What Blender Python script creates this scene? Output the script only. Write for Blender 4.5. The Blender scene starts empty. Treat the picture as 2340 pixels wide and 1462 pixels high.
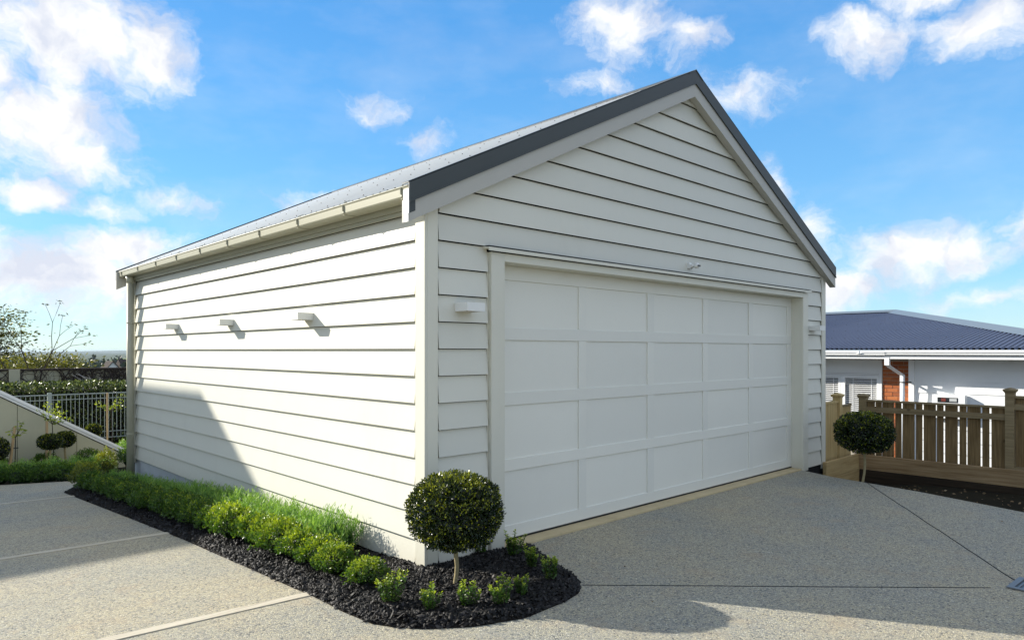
import bpy, bmesh, math, random
import numpy as np
from mathutils import Vector, Matrix, noise as mnoise
R=math.radians
C=bpy.context.scene.collection
sc=bpy.context.scene
random.seed(7); rng=np.random.default_rng(7)

# ------------------------------------------------------------------ camera, world, sun, exposure
cam=bpy.data.cameras.new('camera'); co=bpy.data.objects.new('camera',cam); C.objects.link(co)
co.location=(-2.889,-3.944,1.55); co.rotation_euler=(R(90),0,R(46.6-90))
cam.sensor_width=36; cam.lens=1584/2340*36; cam.shift_y=70/2340; cam.clip_start=.05; cam.clip_end=40000
sc.camera=co

SUN_AZ=R(180-61.0)      # direction towards the sun, measured from +x
SUN_EL=R(25.5)
sun=bpy.data.lights.new('sun','SUN'); so=bpy.data.objects.new('sun',sun); C.objects.link(so)
sun.energy=3.25; sun.angle=R(.5); sun.color=(1,.94,.83)
sd=Vector((math.cos(SUN_EL)*math.cos(SUN_AZ),math.cos(SUN_EL)*math.sin(SUN_AZ),math.sin(SUN_EL)))
so.rotation_euler=sd.to_track_quat('Z','Y').to_euler(); so.location=(-10,20,20)

sc.view_settings.view_transform='Standard'; sc.view_settings.look='None'
sc.view_settings.gamma=1; sc.view_settings.exposure=1.38; sc.view_settings.use_curve_mapping=False

# helper for node trees
class NT:
    def __init__(s,nt): s.nt=nt
    def n(s,t,**k):
        x=s.nt.nodes.new(t)
        for a,b in k.items(): setattr(x,a,b)
        return x
    def l(s,a,b): s.nt.links.new(a,b)
    def val(s,sock,v):
        if hasattr(v,'is_output'): s.l(v,sock)
        else: sock.default_value=v
    def math(s,op,a,b=None,c=None,clamp=False):
        x=s.n('ShaderNodeMath',operation=op); x.use_clamp=clamp
        s.val(x.inputs[0],a)
        if b is not None: s.val(x.inputs[1],b)
        if c is not None: s.val(x.inputs[2],c)
        return x.outputs[0]
    def vm(s,op,a,b=None,out=0):
        x=s.n('ShaderNodeVectorMath',operation=op); s.val(x.inputs[0],a)
        if b is not None: s.val(x.inputs[1],b)
        return x.outputs[out]
    def mix(s,f,a,b,kind='MIX'):
        x=s.n('ShaderNodeMix',data_type='RGBA',blend_type=kind)
        s.val(x.inputs[0],f); s.val(x.inputs[6],a); s.val(x.inputs[7],b); return x.outputs[2]
    def ramp(s,f,stops,interp='LINEAR'):
        x=s.n('ShaderNodeValToRGB'); x.color_ramp.interpolation=interp
        e=x.color_ramp.elements
        while len(e)<len(stops): e.new(.5)
        for q,(p,c) in zip(e,stops): q.position=p; q.color=(*c,1) if len(c)==3 else c
        s.val(x.inputs[0],f); return x.outputs[0]
    def noise(s,vec,scale,detail=4,rough=.55,out=0):
        x=s.n('ShaderNodeTexNoise'); x.inputs['Scale'].default_value=scale; x.inputs['Detail'].default_value=detail
        x.inputs['Roughness'].default_value=rough; s.l(vec,x.inputs['Vector']); return x.outputs[out]

w=bpy.data.worlds.new('World'); sc.world=w; w.use_nodes=True
w.node_tree.nodes.clear(); N=NT(w.node_tree)
sky=N.n('ShaderNodeTexSky',sky_type='NISHITA'); sky.sun_disc=False; sky.sun_elevation=SUN_EL
sky.sun_rotation=math.pi/2-SUN_AZ; sky.altitude=50; sky.air_density=1.0; sky.dust_density=.25; sky.ozone_density=2.2
tc=N.n('ShaderNodeTexCoord'); sep=N.n('ShaderNodeSeparateXYZ'); N.l(tc.outputs['Generated'],sep.inputs[0])
az=N.math('MULTIPLY',N.math('ARCTAN2',sep.outputs[1],sep.outputs[0]),180/math.pi)
el=N.math('MULTIPLY',N.math('ARCSINE',sep.outputs[2]),180/math.pi)
cmb=N.n('ShaderNodeCombineXYZ'); N.l(az,cmb.inputs[0]); N.l(el,cmb.inputs[1])
sky_vec=cmb.outputs[0]
warp=N.noise(sky_vec,.16,5,.6,1)
wv=N.vm('MULTIPLY',N.vm('SUBTRACT',warp,(.5,.5,.5)),(6.5,5.0,0))
pv=N.vm('ADD',sky_vec,wv)
CL=[(79.5,21,8.5,5.2,1.15),(74.5,20.8,4.2,3.4,1.1),(80.6,15.5,7,4,1.1),(78.5,13.4,5,2.4,1.05),(86,17,6,7,1.1),
    (81.6,10.7,3.6,1.5,.95),(73.1,11.1,4.2,1.2,.62),(77.3,10.2,3.2,1.2,.62),(76.2,7.4,6.5,2.2,1.15),(80,5.2,11,3.4,1.15),(73.5,3.6,8,2.4,1.0),
    (37.3,24.6,5.6,3.0,.95),(31.8,23.4,2.3,2.0,.8),(28.1,19.4,4.2,2.0,.66),(39.4,20.7,3.4,1.2,.6),
    (57.3,19.0,2.9,1.4,.47),(53.1,16.8,3.1,1.4,.52),(64,10.8,3.5,1.1,.5),(61.5,11.6,2.4,.9,.45),
    (19.2,22.1,5.2,2.6,.95),(12.2,21.4,4.1,2.7,.9),(14.6,24.4,5.5,1.8,.85),
    (16.0,6.8,7.4,2.5,1.15),(21.8,4.6,4.5,2.0,1.0),(25.9,12.8,1.6,2.4,.62),(23.5,9.0,2.4,2.2,.66),(12,3.5,6,1.2,.5),(20.5,1.6,6,.8,.45),
    (8,8,5,2.4,.8)]
dens=None
for a,e,ra,re,st in CL:
    v=N.vm('MULTIPLY',N.vm('SUBTRACT',pv,(a,e,0)),(1/ra,1/re,0))
    d=N.math('MULTIPLY',N.math('SUBTRACT',1.0,N.vm('LENGTH',v,out=1)),st*1.75)
    dens=d if dens is None else N.math('SMOOTH_MAX',dens,d,.12)
# clouds go on elsewhere in the sky, thickened out of view for fill light
far_n=N.noise(N.vm('MULTIPLY',sky_vec,(1,1.9,1)),.045,6,.55)
offaz=N.math('ABSOLUTE',N.math('SUBTRACT',az,46.6))
offm=N.math('SMOOTHSTEP',offaz,41,52) if False else None
mr=N.n('ShaderNodeMapRange',interpolation_type='SMOOTHSTEP'); N.l(offaz,mr.inputs[0]); mr.inputs[1].default_value=41; mr.inputs[2].default_value=54
mr2=N.n('ShaderNodeMapRange',interpolation_type='SMOOTHSTEP'); N.l(el,mr2.inputs[0]); mr2.inputs[1].default_value=30; mr2.inputs[2].default_value=40
offm=N.math('MAXIMUM',mr.outputs[0],mr2.outputs[0])
gen=N.math('MULTIPLY',N.math('SUBTRACT',far_n,.335),5.0)
gen=N.math('SUBTRACT',gen,N.math('MULTIPLY',N.math('SUBTRACT',1,offm),3))
dens=N.math('MAXIMUM',dens,gen)
fb=N.noise(N.vm('MULTIPLY',pv,(1,1.35,1)),.36,10,.64)
dens2=N.math('ADD',dens,N.math('MULTIPLY',N.math('SUBTRACT',fb,.5),2.5))
cm=N.n('ShaderNodeMapRange',interpolation_type='SMOOTHSTEP'); N.l(dens2,cm.inputs[0]); cm.inputs[1].default_value=-.12; cm.inputs[2].default_value=1.5
veil=N.noise(N.vm('MULTIPLY',sky_vec,(1,2.4,1)),.10,6,.6)
vr=N.n('ShaderNodeMapRange'); N.l(veil,vr.inputs[0]); vr.inputs[1].default_value=.42; vr.inputs[2].default_value=.8; vr.inputs[3].default_value=0; vr.inputs[4].default_value=.16
cover=N.math('MAXIMUM',cm.outputs[0],vr.outputs[0])
shade=N.noise(N.vm('ADD',pv,(3,1.4,0)),.22,5,.55)
ccol=N.ramp(shade,[(.40,(1.95,2.07,2.38)),(.56,(2.75,2.75,2.75))])
hs=N.n('ShaderNodeHueSaturation'); hs.inputs['Saturation'].default_value=1.3; hs.inputs['Value'].default_value=.60; N.l(sky.outputs[0],hs.inputs['Color'])
skyc=N.mix(1.0,hs.outputs[0],(.72,1.03,1.12,1),'MULTIPLY')
elr=N.n('ShaderNodeMapRange'); N.l(el,elr.inputs[0]); elr.inputs[1].default_value=-5; elr.inputs[2].default_value=85
grad=N.ramp(elr.outputs[0],[(0,(1.1,1.45,1.7)),(.055,(1.62,2.1,2.4)),(.12,(.86,1.66,2.4)),(.20,(.56,1.38,2.4)),(.33,(.32,1.04,2.2)),(.6,(.22,.80,1.8)),(1,(.18,.62,1.5))])
skyc=N.mix(.78,skyc,grad)
full=N.mix(cover,skyc,ccol)
bg=N.n('ShaderNodeBackground'); N.l(full,bg.inputs[0]); bg.inputs[1].default_value=.15
wo=N.n('ShaderNodeOutputWorld'); N.l(bg.outputs[0],wo.inputs[0])
w.cycles.sampling_method='MANUAL'; w.cycles.sample_map_resolution=1024

# ------------------------------------------------------------------ materials
def mat(name,col,rough=.5,spec=.5,metal=0,vary=.06,vscale=6,bump=0,bscale=60,build=None,dirt=None,splash=False):
    m=bpy.data.materials.new(name); m.use_nodes=True; nt=m.node_tree; nt.nodes.clear(); n=NT(nt)
    p=n.n('ShaderNodeBsdfPrincipled'); o=n.n('ShaderNodeOutputMaterial'); n.l(p.outputs[0],o.inputs[0])
    t=n.n('ShaderNodeTexCoord'); vec=t.outputs['Object']
    p.inputs['Roughness'].default_value=rough; p.inputs['Specular IOR Level'].default_value=spec; p.inputs['Metallic'].default_value=metal
    if build: build(n,p,vec)
    else:
        nz=n.noise(vec,vscale,5,.6)
        c=n.mix(nz,tuple(x*(1-vary) for x in col)+(1,),tuple(min(1,x*(1+vary)) for x in col)+(1,))
        if splash:
            sp=n.n('ShaderNodeSeparateXYZ'); n.l(vec,sp.inputs[0]); mm=n.math('MULTIPLY',n.math('SUBTRACT',.30,sp.outputs[2]),3.2,clamp=True)
            c=n.mix(n.math('MULTIPLY',n.math('MULTIPLY',mm,mm),n.math('MULTIPLY',n.noise(vec,11,8,.75),.6)),c,(.34,.29,.20,1))
        oi=n.n('ShaderNodeObjectInfo'); c=n.mix(1,c,n.ramp(oi.outputs['Random'],[(0,(.955,.96,.96)),(1,(1.03,1.03,1.02))]),'MULTIPLY')
        n.l(c,p.inputs['Base Color'])
        if dirt:
            n2=n.noise(n.vm('MULTIPLY',vec,dirt[1]),1.0,8,.7)
            f=n.ramp(n2,[(.55,(0,0,0)),(.85,(dirt[2],)*3)])
            n.l(n.mix(f,c,dirt[0]+(1,)),p.inputs['Base Color'])
    if bump:
        b=n.n('ShaderNodeBump'); b.inputs['Strength'].default_value=bump; b.inputs['Distance'].default_value=.004
        n.l(n.noise(vec,bscale,4,.6),b.inputs['Height']); n.l(b.outputs[0],p.inputs['Normal'])
    return m
M={}
M['board']=mat('painted_weatherboard',(.665,.65,.565),.42,.45,vary=.035,vscale=1.3,bump=.12,bscale=22,splash=True,dirt=((.40,.38,.30),(2.0,2.0,.7),.20))
M['trim']=mat('painted_trim',(.68,.66,.56),.4,.45,splash=True,vary=.03,vscale=2,bump=.08,bscale=30,dirt=((.45,.42,.34),(6.0,6.0,2.0),.18))
M['barge']=mat('painted_barge_board',(.47,.455,.41),.45,.4,vary=.04,vscale=2,bump=.1,bscale=30)
M['door']=mat('painted_door',(.77,.755,.68),.38,.5,vary=.025,vscale=1.1,bump=.10,bscale=14,dirt=((.5,.48,.42),(2.5,2.5,2.5),.10))
M['gutter']=mat('cream_gutter',(.40,.385,.29),.4,.4,vary=.04,vscale=3,dirt=((.4,.38,.3),(1.5,1.5,8.0),.2))
M['roofmetal']=mat('grey_roof_metal',(.40,.42,.42),.45,.5,vary=.08,vscale=2.0,dirt=((.28,.28,.27),(1.0,5.0,1.0),.4))  # same metal as the flashing; paler colour stands in for sun glare
M['flashing']=mat('slate_grey_flashing',(.055,.063,.064),.45,.35,vary=.10,vscale=3)
M['screw']=mat('dark_screw',(.05,.05,.05),.5)
M['block']=mat('painted_block',(.42,.44,.45),.8,.2,vary=.12,vscale=8,bump=.5,bscale=80)
M['dark']=mat('dark_gap',(.02,.02,.02),.9,.1)
M['fixture']=mat('fixture_white',(.78,.78,.75),.35,.5,vary=.03)
M['glass_amber']=mat('fixture_glass',(.55,.42,.22),.15,.6)
M['concrete_nib']=mat('concrete_nib',(.52,.42,.25),.85,.2,vary=.2,vscale=5,bump=.3,dirt=((.28,.19,.10),(4.0,4.0,4.0),.6))
M['white']=mat('white_paint',(.80,.81,.82),.4,.4,vary=.03,dirt=((.5,.5,.48),(2.0,2.0,5.0),.15))
M['creamwall']=mat('cream_render',(.44,.43,.32),.85,.2,vary=.06,vscale=2,bump=.2,bscale=40,dirt=((.35,.33,.25),(5.0,5.0,1.2),.4))
M['galv']=mat('pale_metal_paint',(.30,.35,.33),.4,.5,vary=.06)
M['joint']=mat('joint_dark',(.03,.03,.035),.9,.1)
M['grate']=mat('galvanised_grate',(.18,.19,.20),.45,.5,metal=.3,vary=.1)
M['bark_trunk']=mat('pale_bark',(.30,.25,.14),.85,.2,vary=.4,vscale=30,bump=.8,bscale=90)
M['dark_bark']=mat('dark_bark',(.05,.04,.035),.9,.1,vary=.3,vscale=30)
M['grey_bark']=mat('bleached_bark',(.45,.42,.38),.9,.1,vary=.3,vscale=30)
M['stake']=mat('stake_timber',(.42,.30,.17),.8,.2,vary=.2,vscale=12)
M['vent_black']=mat('black_plastic',(.02,.02,.022),.3,.5)
M['soil']=mat('dark_soil',(.016,.013,.010),.95,.1,vary=.5,vscale=14,bump=1.0,bscale=40)
M['red_plastic']=mat('red_dial',(.16,.03,.02),.4,.5)

def concrete(n,p,vec):
    wob=n.vm('MULTIPLY',n.vm('SUBTRACT',n.noise(vec,30,2,.5,1),(.5,.5,.5)),(.010,.010,0))
    v2=n.vm('ADD',vec,wob)
    v=n.n('ShaderNodeTexVoronoi'); v.inputs['Scale'].default_value=96; n.l(v2,v.inputs['Vector'])
    ve=n.n('ShaderNodeTexVoronoi',feature='DISTANCE_TO_EDGE'); ve.inputs['Scale'].default_value=96; n.l(v2,ve.inputs['Vector'])
    s=n.n('ShaderNodeSeparateColor'); n.l(v.outputs['Color'],s.inputs[0])
    peb=n.ramp(s.outputs[0],[(0,(.10,.10,.095)),(.14,(.28,.275,.26)),(.35,(.41,.39,.325)),(.62,(.49,.45,.34)),(.85,(.54,.485,.345)),(1,(.64,.61,.51))])
    paste=n.mix(n.noise(vec,9,4),(.20,.20,.19,1),(.32,.31,.28,1))
    edge=n.ramp(ve.outputs['Distance'],[(.03,(0,0,0)),(.14,(1,1,1))])
    c=n.mix(edge,paste,peb)
    # weathering: large soft tan stains and small rusty ones
    st=n.ramp(n.noise(vec,.9,5,.6),[(.36,(.86,.88,.87)),(.66,(1.06,1.0,.86))])
    c=n.mix(1,c,st,'MULTIPLY')
    ru=n.ramp(n.noise(vec,2.7,6,.65),[(.55,(0,0,0)),(.78,(.55,.55,.55))])
    c=n.mix(ru,c,(.42,.31,.19,1))
    pit=n.ramp(n.noise(vec,55,3,.6),[(.28,(.30,.30,.30)),(.40,(1,1,1))])
    c=n.mix(1,c,pit,'MULTIPLY')
    n.l(c,p.inputs['Base Color']); p.inputs['Roughness'].default_value=.8
    b=n.n('ShaderNodeBump'); b.inputs['Strength'].default_value=.9; b.inputs['Distance'].default_value=.0032
    h=n.math('ADD',n.math('MULTIPLY',n.math('MINIMUM',ve.outputs['Distance'],.35),2.4),n.math('MULTIPLY',n.noise(vec,45,3,.6),.7))
    n.l(h,b.inputs['Height']); n.l(b.outputs[0],p.inputs['Normal'])
M['concrete']=mat('exposed_aggregate_concrete',(0,0,0),.8,.3,build=concrete)

def timber(c1,c2,axis_scale,grain=1.0,knots=True):
    def f(n,p,vec):
        oi=n.n('ShaderNodeObjectInfo')
        off=n.vm('ADD',vec,n.vm('MULTIPLY',oi.outputs['Location'],(3.1,3.7,5.3)))
        sv=n.vm('MULTIPLY',off,axis_scale)
        g=n.noise(sv,1.0,8,.65)
        c=n.ramp(g,[(.30,c1),(.62,c2),(.75,tuple(x*1.15 for x in c2))])
        big=n.noise(off,1.7,3,.5)
        c=n.mix(n.math('MULTIPLY',big,.55),c,tuple(x*.62 for x in c1)+(1,))
        if knots:
            v=n.n('ShaderNodeTexVoronoi'); v.inputs['Scale'].default_value=2.3; n.l(off,v.inputs['Vector'])
            k=n.ramp(v.outputs['Distance'],[(.045,(1,1,1)),(.085,(0,0,0))])
            c=n.mix(n.math('MULTIPLY',k,.75),c,tuple(x*.35 for x in c1)+(1,))
        n.l(c,p.inputs['Base Color']); p.inputs['Roughness'].default_value=.8
        b=n.n('ShaderNodeBump'); b.inputs['Strength'].default_value=.4; b.inputs['Distance'].default_value=.003
        n.l(g,b.inputs['Height']); n.l(b.outputs[0],p.inputs['Normal'])
    return f
M['paling']=mat('aged_paling',(0,0,0),.8,.2,build=timber((.13,.082,.032),(.33,.225,.105),(45,45,2.2)))
M['newpaling']=mat('fresh_paling',(0,0,0),.8,.2,build=timber((.44,.29,.11),(.68,.52,.25),(45,45,1.5)))
M['rail']=mat('aged_rail',(0,0,0),.8,.2,build=timber((.20,.145,.075),(.37,.285,.155),(45,2.0,45)))
M['sleeper']=mat('retaining_sleeper',(0,0,0),.8,.2,build=timber((.22,.135,.06),(.46,.32,.17),(40,1.6,30)))
M['sleeper_dark']=mat('dark_sleeper',(0,0,0),.8,.2,build=timber((.020,.014,.009),(.055,.038,.022),(40,1.6,30)))  # near-black copy of the sleeper timber for the lower planks
M['sleeper_x']=mat('retaining_sleeper_pale',(0,0,0),.8,.2,build=timber((.38,.25,.10),(.60,.44,.21),(1.6,40,30)))
M['strip']=mat('weathered_strip',(0,0,0),.8,.2,build=timber((.40,.35,.26),(.66,.61,.50),(2.5,55,55),knots=False))

def brickm(n,p,vec):
    oi=n.n('ShaderNodeObjectInfo')
    c=n.ramp(oi.outputs['Random'],[(0,(.26,.075,.030)),(.5,(.42,.125,.040)),(.85,(.50,.17,.055)),(1,(.22,.06,.05))])
    c=n.mix(n.math('MULTIPLY',n.noise(vec,25,5),.6),c,(.30,.12,.06,1)); n.l(c,p.inputs['Base Color'])
M['brick']=mat('orange_brick',(0,0,0),.85,.2,build=brickm)
M['mortar']=mat('mortar',(.40,.36,.30),.9,.1)

def blueroof(n,p,vec):
    c=n.mix(n.noise(vec,.8,5,.6),(.070,.078,.125,1),(.10,.11,.16,1)); n.l(c,p.inputs['Base Color'])
M['blueroof']=mat('dark_blue_roof_steel',(0,0,0),.45,.18,build=blueroof)
M['bluecap']=mat('blue_grey_ridge_cap',(.13,.155,.175),.35,.6)
M['windowglass']=mat('dark_window_glass',(.02,.022,.025),.08,.6)

def leafm(name,dark,mid,tip,trans=.28,rough=.36):
    m=bpy.data.materials.new(name); m.use_nodes=True; nt=m.node_tree; nt.nodes.clear(); n=NT(nt)
    a=n.n('ShaderNodeAttribute'); a.attribute_name='tone'
    c=n.ramp(a.outputs['Fac'],[(0,dark),(.45,mid),(1,tip)])
    p=n.n('ShaderNodeBsdfPrincipled'); n.l(c,p.inputs['Base Color']); p.inputs['Roughness'].default_value=rough
    p.inputs['Specular IOR Level'].default_value=.45
    t=n.n('ShaderNodeBsdfTranslucent'); n.l(n.mix(1,c,(1.3,1.35,.6,1),'MULTIPLY'),t.inputs[0])
    x=n.n('ShaderNodeMixShader'); x.inputs[0].default_value=trans; n.l(p.outputs[0],x.inputs[1]); n.l(t.outputs[0],x.inputs[2])
    o=n.n('ShaderNodeOutputMaterial'); n.l(x.outputs[0],o.inputs[0]); return m
M['box_leaf']=leafm('box_leaf',(.012,.032,.007),(.070,.15,.020),(.52,.60,.03),.25,.40)
M['topiary_leaf']=leafm('topiary_leaf',(.005,.011,.004),(.022,.042,.010),(.48,.50,.030),.15,.25)
M['lav_leaf']=leafm('lavender_leaf',(.04,.095,.028),(.12,.26,.06),(.36,.52,.10),.3,.5)
M['hedge_leaf']=leafm('camellia_leaf',(.008,.018,.007),(.045,.075,.016),(.30,.34,.09),.12,.36)
M['gold_leaf']=leafm('golden_leaf',(.02,.035,.008),(.09,.12,.02),(.32,.33,.03),.25,.35)
M['olive_leaf']=leafm('olive_tree_leaf',(.015,.022,.007),(.10,.105,.015),(.36,.33,.03),.2,.5)
M['rose_leaf']=leafm('rose_leaf',(.06,.09,.02),(.18,.24,.03),(.40,.44,.05),.35,.4)
M['wood_leaf']=leafm('far_wood_leaf',(.015,.028,.018),(.030,.048,.026),(.055,.07,.035),.1,.6)
def chipm(n,p,vec):
    a=n.n('ShaderNodeAttribute'); a.attribute_name='tone'
    n.l(n.ramp(a.outputs['Fac'],[(0,(.004,.0037,.0035)),(.80,(.011,.0095,.009)),(1,(.055,.049,.045))]),p.inputs['Base Color'])
M['chip']=mat('bark_chip',(0,0,0),.62,.35,build=chipm)
def terrain(n,p,vec):
    g=n.noise(vec,.9,6,.65)
    near=n.ramp(g,[(.35,(.012,.010,.007)),(.65,(.030,.027,.016))])
    far=n.ramp(n.noise(vec,.004,5,.6),[(.35,(.035,.055,.022)),(.5,(.06,.075,.035)),(.65,(.10,.12,.05))])
    ln=n.vm('LENGTH',vec,out=1)
    f=n.math('MULTIPLY',n.math('SUBTRACT',ln,30),1/120,clamp=True)
    n.l(n.mix(f,near,far),p.inputs['Base Color']); p.inputs['Roughness'].default_value=.95
M['terrain']=mat('terrain',(0,0,0),.9,.1,build=terrain)
M['hill']=mat('hill_grass',(.09,.11,.06),.95,.1,vary=.4,vscale=.002)
M['field']=mat('field_grass',(.17,.26,.05),.95,.1,vary=.25,vscale=.01)

# ------------------------------------------------------------------ mesh helpers
class MB:
    def __init__(s): s.v=[]; s.f=[]
    def poly(s,vs,fs):
        o=len(s.v); s.v+= [tuple(p) for p in vs]; s.f+=[tuple(i+o for i in f) for f in fs]; return s
    def box(s,x0,x1,y0,y1,z0,z1):
        return s.poly([(x0,y0,z0),(x1,y0,z0),(x1,y1,z0),(x0,y1,z0),(x0,y0,z1),(x1,y0,z1),(x1,y1,z1),(x0,y1,z1)],
          [(0,3,2,1),(4,5,6,7),(0,1,5,4),(1,2,6,5),(2,3,7,6),(3,0,4,7)])
    def hexa(s,p):   # 4 bottom points ccw seen from above then 4 top points
        return s.poly(p,[(0,3,2,1),(4,5,6,7),(0,1,5,4),(1,2,6,5),(2,3,7,6),(3,0,4,7)])
    def extr(s,prof,axis,a,b):   # closed 2-D profile extruded along an axis: 'x' profile=(y,z), 'y' profile=(x,z), 'z' profile=(x,y)
        n=len(prof)
        def P(q,t): return {'x':(t,q[0],q[1]),'y':(q[0],t,q[1]),'z':(q[0],q[1],t)}[axis]
        vs=[P(q,a) for q in prof]+[P(q,b) for q in prof]
        fs=[(i,(i+1)%n,(i+1)%n+n,i+n) for i in range(n)]+[tuple(range(n-1,-1,-1)),tuple(range(n,2*n))]
        return s.poly(vs,fs)
    def tube(s,pts,rad,n=8,cap=True):
        pts=[Vector(p) for p in pts]; o=len(s.v); up=Vector((0,0,1))
        for i,p in enumerate(pts):
            d=(pts[min(i+1,len(pts)-1)]-pts[max(i-1,0)]).normalized()
            a=d.cross(up) if abs(d.z)<.95 else d.cross(Vector((1,0,0))); a.normalize(); b=d.cross(a)
            r=rad[i] if hasattr(rad,'__len__') else rad
            for k in range(n):
                t=2*math.pi*k/n; s.v.append(tuple(p+a*math.cos(t)*r+b*math.sin(t)*r))
        for i in range(len(pts)-1):
            for k in range(n):
                s.f.append((o+i*n+k,o+i*n+(k+1)%n,o+(i+1)*n+(k+1)%n,o+(i+1)*n+k))
        if cap: s.f.append(tuple(o+k for k in range(n))[::-1]); s.f.append(tuple(o+(len(pts)-1)*n+k for k in range(n)))
        return s
    def lathe(s,prof,c=(0,0,0),n=16):
        o=len(s.v)
        for r,z in prof:
            for k in range(n):
                t=2*math.pi*k/n; s.v.append((c[0]+r*math.cos(t),c[1]+r*math.sin(t),c[2]+z))
        for i in range(len(prof)-1):
            for k in range(n): s.f.append((o+i*n+k,o+i*n+(k+1)%n,o+(i+1)*n+(k+1)%n,o+(i+1)*n+k))
        s.f.append(tuple(o+k for k in range(n))[::-1]); s.f.append(tuple(o+(len(prof)-1)*n+k for k in range(n)))
        return s
    def mesh(s,name,m,smooth=False):
        me=bpy.data.meshes.new(name); me.from_pydata(s.v,[],s.f)
        bm=bmesh.new(); bm.from_mesh(me); bmesh.ops.recalc_face_normals(bm,faces=bm.faces); bm.to_mesh(me); bm.free()
        if m: me.materials.append(M[m] if isinstance(m,str) else m)
        if smooth: me.polygons.foreach_set('use_smooth',[True]*len(me.polygons))
        return me
    def build(s,name,m,parent=None,loc=None,smooth=False,bevel=0,kind=None):
        o=bpy.data.objects.new(name,s.mesh(name,m,smooth)); C.objects.link(o)
        if parent: o.parent=parent
        if loc: o.location=loc
        if bevel:
            b=o.modifiers.new('bevel','BEVEL'); b.width=bevel; b.segments=1; b.limit_method='ANGLE'
        if kind: o['kind']=kind
        return o
def link(me,name,parent=None,loc=(0,0,0),rot=None,kind=None):
    o=bpy.data.objects.new(name,me); C.objects.link(o); o.parent=parent; o.location=loc
    if rot is not None: o.rotation_euler=rot
    if kind: o['kind']=kind
    return o
def tag(o,label=None,cat=None,group=None,kind=None):
    if label: o['label']=label
    if cat: o['category']=cat
    if group: o['group']=group
    if kind: o['kind']=kind
    return o
def thing(name,label,cat,loc=(0,0,0),rz=0,group=None):
    o=bpy.data.objects.new(name,None); C.objects.link(o); o.location=loc; o.rotation_euler=(0,0,rz); o.empty_display_size=.1
    return tag(o,label,cat,group)
def copy_tree(o,parent=None):
    c=o.copy(); C.objects.link(c); c.parent=parent
    for ch in list(o.children): copy_tree(ch,c)
    return c

def npmesh(name,verts,faces,tone,m,smooth=False):
    """verts (n,3), faces (k,f) all the same size, tone per vertex"""
    me=bpy.data.meshes.new(name); nv=len(verts); nf,fs=faces.shape
    me.vertices.add(nv); me.vertices.foreach_set('co',np.asarray(verts,np.float32).ravel())
    me.loops.add(nf*fs); me.loops.foreach_set('vertex_index',faces.astype(np.int32).ravel())
    me.polygons.add(nf); me.polygons.foreach_set('loop_start',np.arange(0,nf*fs,fs,dtype=np.int32))
    try: me.polygons.foreach_set('loop_total',np.full(nf,fs,dtype=np.int32))
    except Exception: pass
    if tone is not None:
        a=me.attributes.new('tone','FLOAT','POINT'); a.data.foreach_set('value',np.asarray(tone,np.float32))
    me.update(calc_edges=True); me.validate()
    me.materials.append(M[m]); 
    if smooth: me.polygons.foreach_set('use_smooth',[True]*nf)
    return me
def unit(a): return a/np.maximum(np.linalg.norm(a,axis=1,keepdims=True),1e-9)
def leaves(pos,dirn,size,aspect,tone,r=rng,nrm=None,fold=.25):
    """folded diamond leaves: pos base, dirn long axis; returns verts, faces(quad as 2 tris), tone"""
    n=len(pos); d=unit(dirn)
    q=r.normal(size=(n,3)) if nrm is None else nrm+r.normal(size=(n,3))*.5
    side=unit(np.cross(d,q)); up=np.cross(side,d)
    L=size[:,None]; W=L*aspect
    a=pos; b=pos+d*L*.5+side*W*.5+up*W*fold; c=pos+d*L; e=pos+d*L*.5-side*W*.5+up*W*fold
    v=np.stack([a,b,c,e],1).reshape(-1,3)
    i=np.arange(n)*4
    f=np.concatenate([np.stack([i,i+1,i+2],1),np.stack([i,i+2,i+3],1)])
    return v,f,np.repeat(tone,4)
def join(parts):
    vs=[];fs=[];ts=[];o=0
    for v,f,t in parts: vs.append(v); fs.append(f+o); ts.append(t); o+=len(v)
    return np.concatenate(vs),np.concatenate(fs),np.concatenate(ts)

# ------------------------------------------------------------------ ground
def g(y):
    if y<=0: return 0.0
    return -.047*y if y<2.5 else -.1175-.0625*(y-2.5)
def sstep(x,a,b):
    t=min(1,max(0,(x-a)/(b-a))); return t*t*(3-2*t)
def G(x,y):
    yy=min(y,26)
    z=g(yy)-.10
    z=z+( -.17*sstep(x,5.2,6.3)-.09*sstep(x,5.8,6.3)*sstep(y,-1.3,-.2)) if y<8 else z-.1*sstep(x,5,8)
    z-=.55*sstep(x,8.1,11.5)
    r=math.hypot(x,y)
    z-=19*sstep(r,34,420)
    z-=.02*max(0,min(y,60)-26)
    return z
def axis(near,far,step):
    a=list(np.arange(near[0],near[1]+1e-6,step)); s=step
    x=near[1]
    while x<far: s*=1.28; x+=s; a.append(x)
    x=near[0]; s=step; b=[]
    while x>-far: s*=1.28; x-=s; b.append(x)
    return sorted(b)+a
xs=axis((-4,14),13000,.5); ys=axis((-4,26),13000,.5)
V=[(x,y,G(x,y)) for y in ys for x in xs]; nx=len(xs)
F=[(j*nx+i,j*nx+i+1,(j+1)*nx+i+1,(j+1)*nx+i) for j in range(len(ys)-1) for i in range(nx-1)]
gm=MB(); gm.v=V; gm.f=F; tag(gm.build('ground','terrain',smooth=True),kind='structure')

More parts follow.
